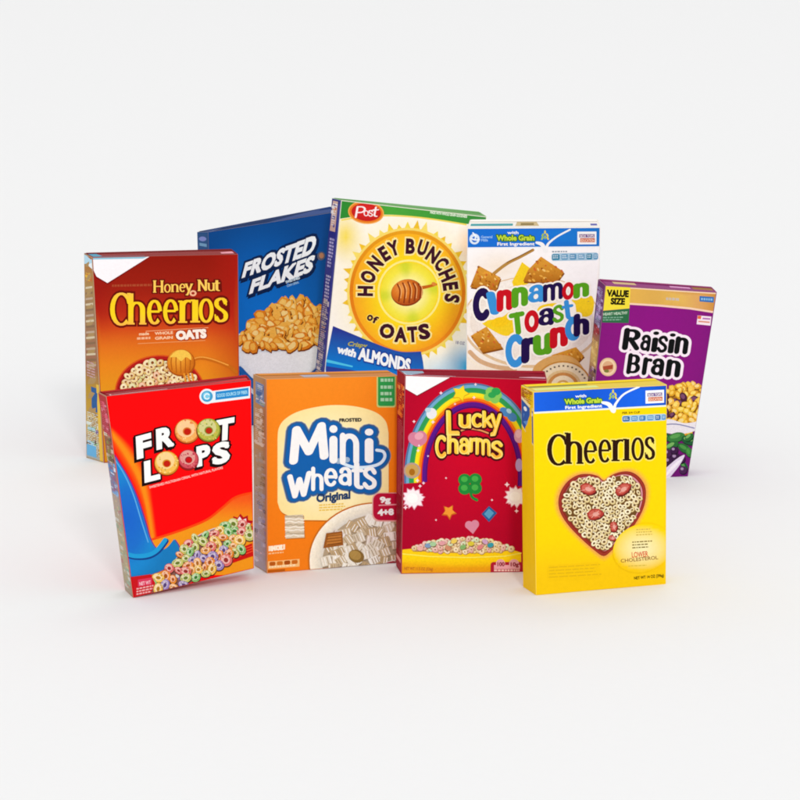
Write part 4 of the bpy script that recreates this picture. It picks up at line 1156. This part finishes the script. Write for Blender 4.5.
    for ch, x, y in (('H', 365.3, 291), ('O', 368.2, 276.7), ('N', 375.2, 263.4), ('E', 384.4, 253.6), ('Y', 393.6, 248), ('B', 410.4, 246.2), ('U', 422.6, 247.8), ('N', 433, 255), ('C', 441.4, 264), ('H', 447, 275.2), ('E', 450.4, 286.2), ('S', 452, 298.2)):
        rot = math.degrees(math.atan2(x - 408.5, 292 - y))
        wd = {'N': 10.6, 'O': 11.4, 'H': 10.2, 'E': 7.8, 'Y': 10.6, 'B': 9.2, 'U': 9.4, 'C': 9.6, 'S': 8.6}[ch]
        its.append((ch, (x - wd / 2, y - 7.8, x + wd / 2, y + 7.8), dict(font=ch, thick=.052, rot=rot)))
    for ch, x0, x1, y0, y1, rot in (('O', 379.5, 394.5, 323.6, 338.6, 6), ('A', 394.4, 407, 327, 342.6, 2), ('T', 407.4, 417.6, 326.4, 342.4, -4), ('S', 418, 430, 323.6, 339.6, -10)):
        its.append((ch, (x0, y0, x1, y1), dict(font=ch, thick=.055, rot=rot)))
    b.word(its, dk, out=[(1.5, '#fbe89a')])
    b.word([('o', (367, 314.6, 373, 321), dict(font='o', thick=.04, rot=30)), ('f', (373, 316, 378, 323.6), dict(font='f', thick=.04, rot=25))], dk, out=[(.8, '#fbd860')])
    b.begin('almond_banner')
    top = smooth([(333, 326), (350, 333), (368, 340.5), (386, 347.5), (402, 351.8), (421, 351.5)], 5)
    gb = lambda x, y: mix(lin('#2a2f8e'), lin('#0a7ad2'), ((y - 326) - (x - 333) * .2) / 38)
    b.fill(top + [(423, 362), (424.6, 376), (424, 390), (392, 386), (326, 373), (325, 366)], gb, grid=4)
    b.fill(line([(326, 360.6), (352, 366.4)], 3.0, 1.6), '#4fc4e8')
    b.fill([(326, 366), (350, 369.6), (372, 374), (372, 378), (326, 374)], '#2a3f98')
    b.text('Crispy', (347, 345.4), (366, 347.6), 4.4, '#b8b02c', bold=.03, shear=.3)
    b.text('with', (337.2, 352.2), (355.4, 357), 7.2, '#f2f6f8', bold=.06)
    b.text('ALMONDS', (358.6, 358.6), (409.4, 371.4), 11.4, '#f4f8fa', h1=12.4, bold=.055, up=(.12, -1), out=[(1.2, '#123f9a')])
    b.begin('weight_text')
    b.text('18 OZ', (455, 343.6), (464.5, 344.8), 3.0, '#9a9ab0', bold=.04, discs=False)
    b.begin('oval_logo')
    b.fill(disc(366, 212.4, 18, 11.6, 36, 6), '#f2ac52'); b.fill(disc(366, 212.4, 16.8, 10.4, 36, 6), '#e87c24'); b.fill(disc(366.2, 212.2, 14.8, 8.8, 36, 6), rgrad(366, 210, 16, 10, [(0, '#e02c28'), (1, '#c41c1c')]), grid=4)
    b.word([('P', (355.6, 206, 365.4, 218), dict(slant=.18)), ('o', (363.6, 210.4, 368.6, 216.2)), ('s', (368.2, 210.2, 373, 216.6)), ('t', (372.4, 206.6, 378.4, 216.8), dict(slant=.2))], '#fbeeee', thick=.2, thin=.16)
    b.fill(line([(369, 210.8), (378.6, 209.6)], 1.0), '#fbeeee')
    b.begin('side_print', 'side')
    b.fill([(0, 0), (1, 0), (1, 1), (0, 1)], lambda x, y: vgrad([(0, '#2c2a80'), (.4, '#2f2f86'), (.7, '#26408c'), (1, '#2a5aa0')])(0, y), grid=.15)
    b.fill([(.15, .01), (.7, .01), (.7, .14), (.1, .14)], '#d8b0a0'); side_blocks(b, .2, .62, .02, .12, 10, ['#f0e8e8', '#c85a3a', '#e8a040', '#5a4a90'])
    side_text(b, .2, .72, .17, .3, 9, '#b8b0dc', .62); side_text(b, .2, .75, .33, .46, 9, '#c8c0d8', .62)
    side_blocks(b, .15, .75, .44, .95, 60, ['#c8b8b0', '#8a80b0', '#a87a6a', '#6a8a9a', '#d8d0d0', '#5a6aa8'])
    b.fill([(.8, .02), (.95, .02), (.95, 1), (.8, 1)], '#3a3a9a')
    b.fill([(.96, 0), (1, 0), (1, 1), (.96, 1)], '#c8d8e8')
    b.begin('top_print', 'top')
    b.fill([(.02, .1), (.98, .1), (.98, .95), (.02, .95)], '#5a9a4a')
    b.flap('#6aa85a', '#48784a', .0, .4)
    b.finish()

# =================================================================== white box, many-coloured letters
def box_white():
    b = Box('white cereal box with multicoloured lettering, cinnamon squares and a blue banner', 2, .05, (467, 228), (600.5, 227), (596, 451), (466, 452), (470, 219.5), (598, 219.5), base='#F4F0EA', top='#ece4da')
    b.begin('front_panel')
    def fc(x, y):
        c = lin('#fdfbfa')
        c = mix(c, lin('#f6e2c4'), max(0, 1 - math.hypot((x - 500) / 40, (y - 268) / 24)) * .7)
        c = mix(c, lin('#f8e4b0'), max(0, 1 - math.hypot((x - 580) / 24, (y - 330) / 40)))
        return mix(c, lin('#f0d8b0'), max(0, (y - 330) / 60) * .8)
    b.fill([b.px[0], b.px[1], b.px[2], b.px[3]], fc, grid=6)
    b.begin('cinnamon_picture')
    b.fill(disc(532, 322, 70, 46, 50), '#e4c49a', clip=[(460, 250), (605, 250), (605, 376), (460, 376)]); b.fill(disc(532, 321, 68, 44, 50), '#fbf4ea')
    b.fill(disc(532, 322, 62, 38, 50), rgrad(532, 322, 62, 38, [(0, '#fdf6e6'), (.7, '#f8f0e8'), (1, '#f2e6d8')]), grid=6)
    b.fill(line(smooth([(470, 352), (480, 361), (497, 367), (515, 369)], 5), 4.4), '#d8ae84'); b.fill(line(smooth([(468, 358), (480, 366.5), (500, 372), (520, 373)], 5), 2.6), '#f8ecd8')
    b.fill(line(smooth([(533, 250), (520, 257), (508, 263), (497, 271), (487, 280)], 5), 2.8, 3.4), '#b98a42'); b.fill(line(smooth([(532, 249.6), (519, 256.4), (507, 262.4)], 5), 1), '#8a5a1c')
    yel = [[(512, 282), (522, 262), (530, 268), (528, 284), (514, 288)], smooth([(482, 322), (500, 318), (512, 312), (516, 330), (506, 336), (492, 330)], 4, True), smooth([(572, 300), (592, 296), (592, 314), (578, 316)], 4, True), smooth([(540, 306), (556, 303), (556, 308), (538, 314)], 4, True)]
    for q in yel: b.fill(q, '#fad424')
    b.fill(disc(500, 322, 9, 5, 16, -10), '#fccf1a')
    def toast(q):
        cx = sum(p[0] for p in q) / len(q); cy = sum(p[1] for p in q) / len(q)
        b.fill([(x + .8, y + 1.6) for x, y in q], '#8a4e12')
        b.fill(q, lambda x, y: mix(lin('#dc9a34'), lin('#b46a18'), (y - cy + 8) / 18), grid=4)
        P, Cc = [], []
        for _ in range(60):
            p = (b.rnd.uniform(cx - 20, cx + 20), b.rnd.uniform(cy - 14, cy + 14))
            if inside(p, q): P.append(disc(p[0], p[1], b.rnd.uniform(.8, 2.2), b.rnd.uniform(.6, 1.2), 8, b.rnd.uniform(0, 90))); Cc.append(b.rnd.choice(['#f0b44c', '#a05a14', '#e8a238', '#c87a20', '#f6ca70', '#d06a2a']))
        b.many(P, Cc)
    toast([(478.5, 265.5), (500.5, 277.5), (496, 291), (470, 287)])
    toast([(541, 256.5), (564, 272), (556, 283), (523, 281.5), (528, 270)])
    toast([(486.5, 326.5), (503, 348), (482.5, 352.5), (470.5, 336)])
    toast([(552, 355), (576, 347), (584, 356), (574, 366), (545, 366)])
    b.fill(smooth([(532, 372), (540, 361), (556, 355), (572, 357), (582, 366), (587, 378), (592, 400), (530, 400)], 4, True), '#dca860')
    for r_, c in ((25, '#c88a3a'), (23.5, '#eedcb8'), (16, '#e0c08a'), (13.5, '#c88a4a'), (10.5, '#efdcb6'), (6, '#d0a058'), (4, '#efe0c0')): b.fill(disc(563, 386, r_ * 1.15, r_, 36), c)
    for k in range(13):
        a = R(205 + k * 11)
        b.fill(rect(563 + 23.4 * math.cos(a) - .9, 386 + 20 * math.sin(a) - 1, 563 + 23.4 * math.cos(a) + .9, 386 + 20 * math.sin(a) + .7), '#6a5a4a')
    b.begin('title_lettering')
    NV, RD, GR, BL = '#22104a', '#cc1020', '#58a41c', '#3a94dc'
    sk = -.2
    C = lambda ch, x0, y0, x1, y1, c, **k: ((ch, (x0 - .5, y0 - .9, x1 + .5, y1 + 1.1), {**dict(skew=sk, thick=.46, thin=.4), **k}), c)
    L_ = [C('C', 473.2, 289, 489, 320, NV, skew=-.12, thick=.52, thin=.46), C('ı', 488.6, 292, 496.6, 314, BL, skew=-.1, slant=-.22, thick=.3), C('n', 497, 290, 512.4, 310, RD), C('n', 512, 287.4, 527.6, 306, GR), C('a', 528.4, 285.6, 543.4, 302, BL), C('m', 543.4, 283.8, 562.4, 299.6, NV, thick=.34), C('o', 562.6, 283, 573.8, 298.6, RD, thick=.36, thin=.34), C('n', 573.8, 283.4, 588.6, 296.6, GR),
          C('T', 510, 312.6, 525, 334, GR, slant=-.1), C('o', 524.8, 311, 538.6, 331.4, RD, thick=.38, thin=.34, skew=-.1), C('a', 538.6, 309, 553.4, 325, NV), C('s', 553, 305.6, 563.4, 321.6, GR, thick=.34, thin=.3), C('t', 562.6, 300.4, 573.4, 319.4, BL, slant=-.12, thick=.3, thin=.24),
          C('C', 505.8, 335, 522.6, 366.4, BL, skew=-.06, thick=.46, thin=.4), C('r', 521.6, 338, 536.4, 361.6, NV), C('u', 533.4, 334.6, 551.6, 354.4, GR), C('n', 550.2, 327.4, 567.4, 346.4, RD), C('c', 565.4, 318.4, 579, 339.6, BL, skew=-.06, thick=.46, thin=.4), C('h', 574, 313.6, 588.8, 334.6, NV)]
    its = [i for i, c in L_]
    for it in its: b.glyph_out(it, 1.7, '#fdf8ee', {})
    for it, c in L_:
        b.glyph(it[0], it[1], c, **it[2])
    b.text('.', (587, 302), (590, 301), 3, '#7a6a5a')
    b.begin('top_banner')
    b.fill([(466, 227), (602, 226), (602, 247.4), (466, 249.0)], '#f2f6fa')
    gb = vgrad([(467, '#1670d0'), (520, '#1c6fe0'), (560, '#1a7ad6'), (601, '#1c74c8')])
    b.fill([(466, 228.4), (602, 227.4), (602, 246.2), (466, 247.4)], lambda x, y: gb(0, x), grid=8)
    b.fill([disc(474.5, 239, 5.2, 5.4, 22)], '#dceaf6'); b.fill([disc(474.5, 239.4, 2.8, 3.0, 18)], '#1c70d4'); b.fill(line(smooth([(473, 233), (475.5, 236.4), (474.6, 239.6), (471.6, 238.6)], 5), 1.5), '#eef6fc'); b.fill(line([(475, 240), (479.2, 239.6)], 1.4), '#eef6fc')
    b.text('General', (481, 238.2), (492.5, 238), 2.6, '#9cc4f0', bold=.03, discs=False); b.text('Mills', (481, 241.4), (488, 241.3), 2.6, '#9cc4f0', bold=.03, discs=False)
    grain_banner_text(b, 497, 534.5, 240.4, -.006, 1.02)
    wheat(b, 545, 236.6, 10.5)
    check_mark(b, [(536.6, 242.6), (542, 244.6), (545.8, 251), (548, 244), (557, 236.6), (570, 229.6)], 4.0)
    tops_badge(b, 577.4, 231.6, 596.4, 244.4, -.006)
    nutrition(b, 551.5, 598, 253.4, 261, -.02, ['#2c80a0', '#6aa0c4', '#5a94bc', '#7aa8c8'])
    b.bars(552, 251, 572, 252.6, 1, '#8a9aa8', -.01, .8, 1, 3)
    b.begin('side_print', 'side')
    b.fill([(0, 0), (1, 0), (1, 1), (0, 1)], '#f0ece4')
    side_text(b, .15, .9, .1, .9, 50, '#b8a890', .5)
    b.begin('top_print', 'top')
    b.fill([(.01, .08), (.99, .08), (.99, .96), (.01, .96)], '#efe9e2')
    b.fill([(.02, .52), (.34, .5), (.34, .76), (.02, .78)], '#3a9aa0')
    b.fill([(.37, .3), (.52, .3), (.54, .8), (.36, .8)], '#c8b080'); b.fill([(.4, .45), (.5, .45), (.5, .72), (.4, .72)], '#8a7440')
    b.fill([(.93, .55), (.98, .55), (.98, .8), (.93, .8)], '#5a5aa8')
    b.flap('#f6f1ea', '#b8ac9a', .0, .3)
    b.finish()

# =================================================================== purple box
def box_purple():
    b = Box('purple cereal box with a tan top band and a yellow size label', 9, .05, (605, 285), (717, 292), (688, 479.5), (585, 480), (598, 279), (712, 287), base='#7c1270', top='#8a2468', side='#6a3a60')
    b.begin('front_panel')
    g = rgrad(650, 340, 80, 120, [(0, '#8c1280'), (.6, '#84147a'), (1.2, '#6e1470')])
    b.fill([b.px[0], b.px[1], b.px[2], b.px[3]], g, grid=7)
    b.begin('top_band')
    b.fill([(603, 284.6), (718, 291.4), (718, 313.8), (690, 309.4), (660, 306.6), (628, 304.6), (602, 303.6)], '#f0cdb4')
    gt = vgrad([(628, '#e0b050'), (655, '#d8a850'), (680, '#e0b458'), (700, '#d8a060'), (716, '#c88a38')])
    b.fill([(603, 286.6), (718, 293.2), (718, 311.8), (690, 307.4), (660, 304.6), (628, 302.8), (602, 302)], lambda x, y: gt(0, x), grid=6)
    b.fill(line([(606, 286.4), (716, 293.4)], 1.3), '#f2d2b0')
    b.bars(666, 297.4, 683, 300.6, 1, '#c8b8a8', .06, .8, 2, 5)
    b.fill([(699.6, 296), (714, 297), (713.6, 302.6), (699.4, 301.4)], '#2c6ab0'); b.bars(701, 297.8, 713, 301, 1, '#8ab8e0', .06, .7, 1, 2.4)
    b.begin('size_label')
    b.fill([(605.4, 286.2), (630.4, 287.4), (629.4, 308.4), (601.8, 310.8)], '#efdc3c')
    b.text('VALUE', (607.2, 296.0), (628.4, 296.8), 6.4, '#141004', bold=.062, up=(.06, -1))
    b.text('SIZE', (610.6, 304.0), (624.6, 304.4), 6.2, '#141004', bold=.062, up=(.06, -1))
    b.fill([(601.6, 311.2), (629.4, 308.6), (628.6, 323), (600.2, 322.4)], '#2c6a44')
    b.text('HEART HEALTHY', (603, 315.6), (627.6, 314), 2.8, '#b8d0b8', bold=.04, discs=False)
    b.bars(603, 317, 626, 321.6, 2, '#7aa890', -.02, .55, 1.5, 4)
    b.begin('corner_badge')
    b.fill([(697.6, 315.4), (711.4, 316.6), (710.4, 325.6), (696.6, 324.2)], '#f0dfe8'); b.fill([(697.8, 315.6), (701.4, 316), (700.8, 319.2), (697.4, 318.8)], '#e06a40')
    b.fill([(702.6, 317.6), (710.4, 318.2), (710.2, 319.8), (702.4, 319.2)], '#b06ab0'); b.fill([(698.4, 320.6), (709.8, 321.6), (709.6, 323), (698.2, 322)], '#d88a70')
    b.begin('title_lettering')
    yb = lambda x: 349.8 + .075 * (x - 622)
    def lt(ch, x0, x1, top, **k):
        y = yb((x0 + x1) / 2)
        return (ch, (x0, y - top, x1, y), {**dict(slant=.14, skew=.05), **k})
    ra = [lt('R', 623, 640.5, 22.6), lt('a', 640.4, 650.6, 17), lt('i', 652, 658, 21, thick=.3), lt('s', 657.4, 667.6, 17.4), lt('i', 668.6, 674.6, 20.4, thick=.3), lt('n', 674.8, 688.4, 18)]
    yb = lambda x: 374 + .07 * (x - 626)
    br = [lt('B', 627.2, 640.6, 21.4), lt('r', 642.4, 651.6, 18.4), lt('a', 651, 664, 18), lt('n', 666, 680.6, 18.2)]
    b.word(ra + br, '#0c0f10', out=[(2.7, '#f4e6f0')], thick=.4, thin=.22)
    b.begin('round_seal')
    b.fill(disc(608, 367, 8.6, 9.2, 26), '#e0b894'); b.fill(disc(608, 367, 7.2, 7.8, 26), '#ecd0a8'); b.fill(disc(608, 367, 5.6, 6, 22), '#d8a880')
    b.fill([(602.8, 366.4), (613, 364.6), (612.6, 369), (603.4, 370.2)], '#a84a30'); b.fill(disc(606.5, 371, 2.6, 1.6, 12), '#7a7a38')
    b.begin('cereal_picture')
    heap = smooth([(655, 404), (664, 392), (676, 385), (690, 383), (702, 389), (706, 400), (700, 420), (690, 432), (672, 428), (655, 424)], 5, True)
    b.fill(heap, '#a8701c')
    pts = []
    for _ in range(1800):
        p = (b.rnd.uniform(655, 706), b.rnd.uniform(383, 432))
        if inside(p, heap) and all(math.hypot(p[0] - q[0], p[1] - q[1]) > 4.2 for q in pts): pts.append(p)
    pts.sort(key=lambda p: p[1])
    P, Cc = [], []
    for x, y in pts:
        r_ = b.rnd.uniform(3.4, 5.4); q = b.rnd.uniform(.5, .85); a = b.rnd.uniform(0, 180)
        rs = b.rnd.random() < .14
        blob = [(x + (u - x) * b.rnd.uniform(.82, 1.15), y + (v - y) * b.rnd.uniform(.82, 1.15)) for u, v in disc(x, y, r_, r_ * q, 12, a)]
        P += [[(u + .4, v + .9) for u, v in blob], blob, [(x - .4 + (u - x) * .58, y - .5 + (v - y) * .58) for u, v in blob]]
        Cc += ['#6a3a0c'] + (['#4a2038', '#7a4a68'] if rs else [b.rnd.choice(['#e8b42c', '#f0c43c', '#dc9e24', '#f0b848', '#e0a030']), b.rnd.choice(['#f8dc70', '#f6cc58', '#f4d88a'])])
    b.many(P, Cc)
    b.fill(smooth([(654, 424), (668, 419), (684, 423), (698, 422), (696, 430), (680, 434), (664, 432)], 5, True), '#e8e2e8'); b.fill(line(smooth([(660, 425), (676, 424), (694, 428)], 4), 1.2), '#8a8ab0')
    leaf = [(664, 436, 8, 4, 20), (676, 437, 9, 4.6, -15), (689, 440, 8, 4.4, 15), (671, 446, 8, 4, -30), (684, 448, 7, 4, 30), (662, 447, 6, 3.4, 50), (689, 452, 5, 3.4, 70), (684, 466, 5, 3, 60), (689, 437, 5, 3, -40)]
    P, Cc = [], []
    for x, y, rx, ry, r_ in leaf:
        P += [disc(x + .5, y + 1, rx, ry, 14, r_), disc(x, y, rx, ry, 14, r_), disc(x - 1, y - 1, rx * .6, ry * .45, 12, r_)]; Cc += ['#123a1c', b.rnd.choice(['#2a6a34', '#3a7e3c', '#1f5a34']), b.rnd.choice(['#5a9e50', '#4a9444', '#78b060'])]
    b.many(P, Cc)
    gr = [(667, 453, 4.4), (675, 457, 4.6), (668, 461, 4.4), (681, 459, 4), (661, 457, 4), (674, 450, 3.8), (683, 470, 4)]
    P, Cc = [], []
    for x, y, r_ in gr: P += [disc(x + .3, y + .6, r_ * 1.08, r_ * 1.08, 16), disc(x, y, r_, r_, 16), disc(x - 1, y - 1.2, r_ * .4, r_ * .36, 10)]; Cc += ['#1c0a20', b.rnd.choice(['#4a2450', '#5a3058', '#3c1c44']), '#a88ab0']
    b.many(P, Cc)
    b.fill(smooth([(684.5, 455), (680, 464), (674, 472), (666, 481), (658, 484), (660, 474), (670, 464), (679, 457)], 5, True), '#e3d4ea'); b.fill(smooth([(682, 459), (676, 466), (668, 474), (664, 478), (668, 470), (676, 462)], 4, True), '#f4ecf6')
    b.begin('side_print', 'side')
    b.fill([(0, 0), (1, 0), (1, 1), (0, 1)], lambda x, y: vgrad([(0, '#6a1a6a'), (.22, '#5a4a78'), (.27, '#7a2a4a'), (.3, '#c89a50'), (.42, '#d8a860'), (.46, '#5a2a4a'), (1, '#6a2a68')])(0, y), grid=.08)
    side_blocks(b, .2, .85, .03, .22, 30, ['#b8a0d0', '#8a8ab8', '#5a7a8a', '#6a2a70', '#c8b8d8'])
    side_blocks(b, .25, .8, .23, .28, 10, ['#c02a3a', '#f0e0e0', '#8a1a2a'])
    side_blocks(b, .15, .85, .3, .42, 20, ['#e8c880', '#d09a50', '#c8b060', '#e0b070'])
    side_blocks(b, .15, .85, .44, .95, 50, ['#3a1a3a', '#a87a9a', '#7a6a3a', '#8a4a88', '#d0b0c0'])
    b.begin('top_print', 'top')
    b.fill([(.02, .08), (.98, .08), (.98, .96), (.02, .96)], '#8c2470')
    b.fill([(.1, .3), (.3, .3), (.3, .7), (.1, .7)], '#d0b080'); b.fill([(.6, .4), (.78, .42), (.78, .7), (.6, .68)], '#d890c0'); b.fill([(.8, .3), (.98, .32), (.98, .8), (.8, .78)], '#9a6420')
    b.flap('#94306a', '#5a1040', .0, .32)
    b.finish()

for build in (box_amber, box_blue, box_sun, box_white, box_purple, box_red, box_orange, box_crimson, box_yellow):
    build()


# ------------------------------------------------------------------ the surface they stand on, light
def floor():
    bm = bmesh.new()
    bmesh.ops.create_grid(bm, x_segments=8, y_segments=8, size=40)
    me = bpy.data.meshes.new('floor'); bm.to_mesh(me); bm.free()
    m = bpy.data.materials.new('white_sweep_paper'); m.use_nodes = True
    nt = m.node_tree; b = nt.nodes['Principled BSDF']
    b.inputs['Roughness'].default_value = 0.9; b.inputs['Specular IOR Level'].default_value = 0.05
    tc = nt.nodes.new('ShaderNodeTexCoord'); no = nt.nodes.new('ShaderNodeTexNoise')
    no.inputs['Scale'].default_value = 60; no.inputs['Detail'].default_value = 4
    cr = nt.nodes.new('ShaderNodeValToRGB')
    cr.color_ramp.elements[0].color = (FLOOR * .992,) * 3 + (1,); cr.color_ramp.elements[1].color = (FLOOR * 1.005,) * 3 + (1,)
    nt.links.new(tc.outputs['Object'], no.inputs['Vector']); nt.links.new(no.outputs['Fac'], cr.inputs['Fac'])
    nt.links.new(cr.outputs['Color'], b.inputs['Base Color'])
    me.materials.append(m)
    o = bpy.data.objects.new('floor', me); col.objects.link(o)
    o['kind'] = 'structure'; o['label'] = 'seamless plain white floor under the boxes'
FLOOR = 0.842
floor()
w = bpy.data.worlds.new('World'); sc.world = w; w.use_nodes = True
w.node_tree.nodes['Background'].inputs['Color'].default_value = (1, 1, 1, 1)
w.node_tree.nodes['Background'].inputs['Strength'].default_value = 0.93
def area(name, loc, target, size, power):
    d = bpy.data.lights.new(name, 'AREA'); d.shape = 'DISK'; d.size = size; d.energy = power
    o = bpy.data.objects.new(name, d); col.objects.link(o); o.location = loc
    o.rotation_euler = (V(target) - V(loc)).to_track_quat('-Z', 'Y').to_euler()
area('key_softbox', (6.0, -34, 19), (0, 1.0, 0), 6.0, 3900)
area('back_floor_fill', (1.5, 11, 22), (0, 2.0, 0), 8.0, 300)  # added lamp behind the boxes, evens out the floor brightness

sc.cycles.filter_width = 1.9
sc.view_settings.view_transform = 'Standard'
sc.view_settings.look = 'None'
sc.view_settings.exposure = 0
sc.view_settings.gamma = 1
sc.cycles.max_bounces = 6
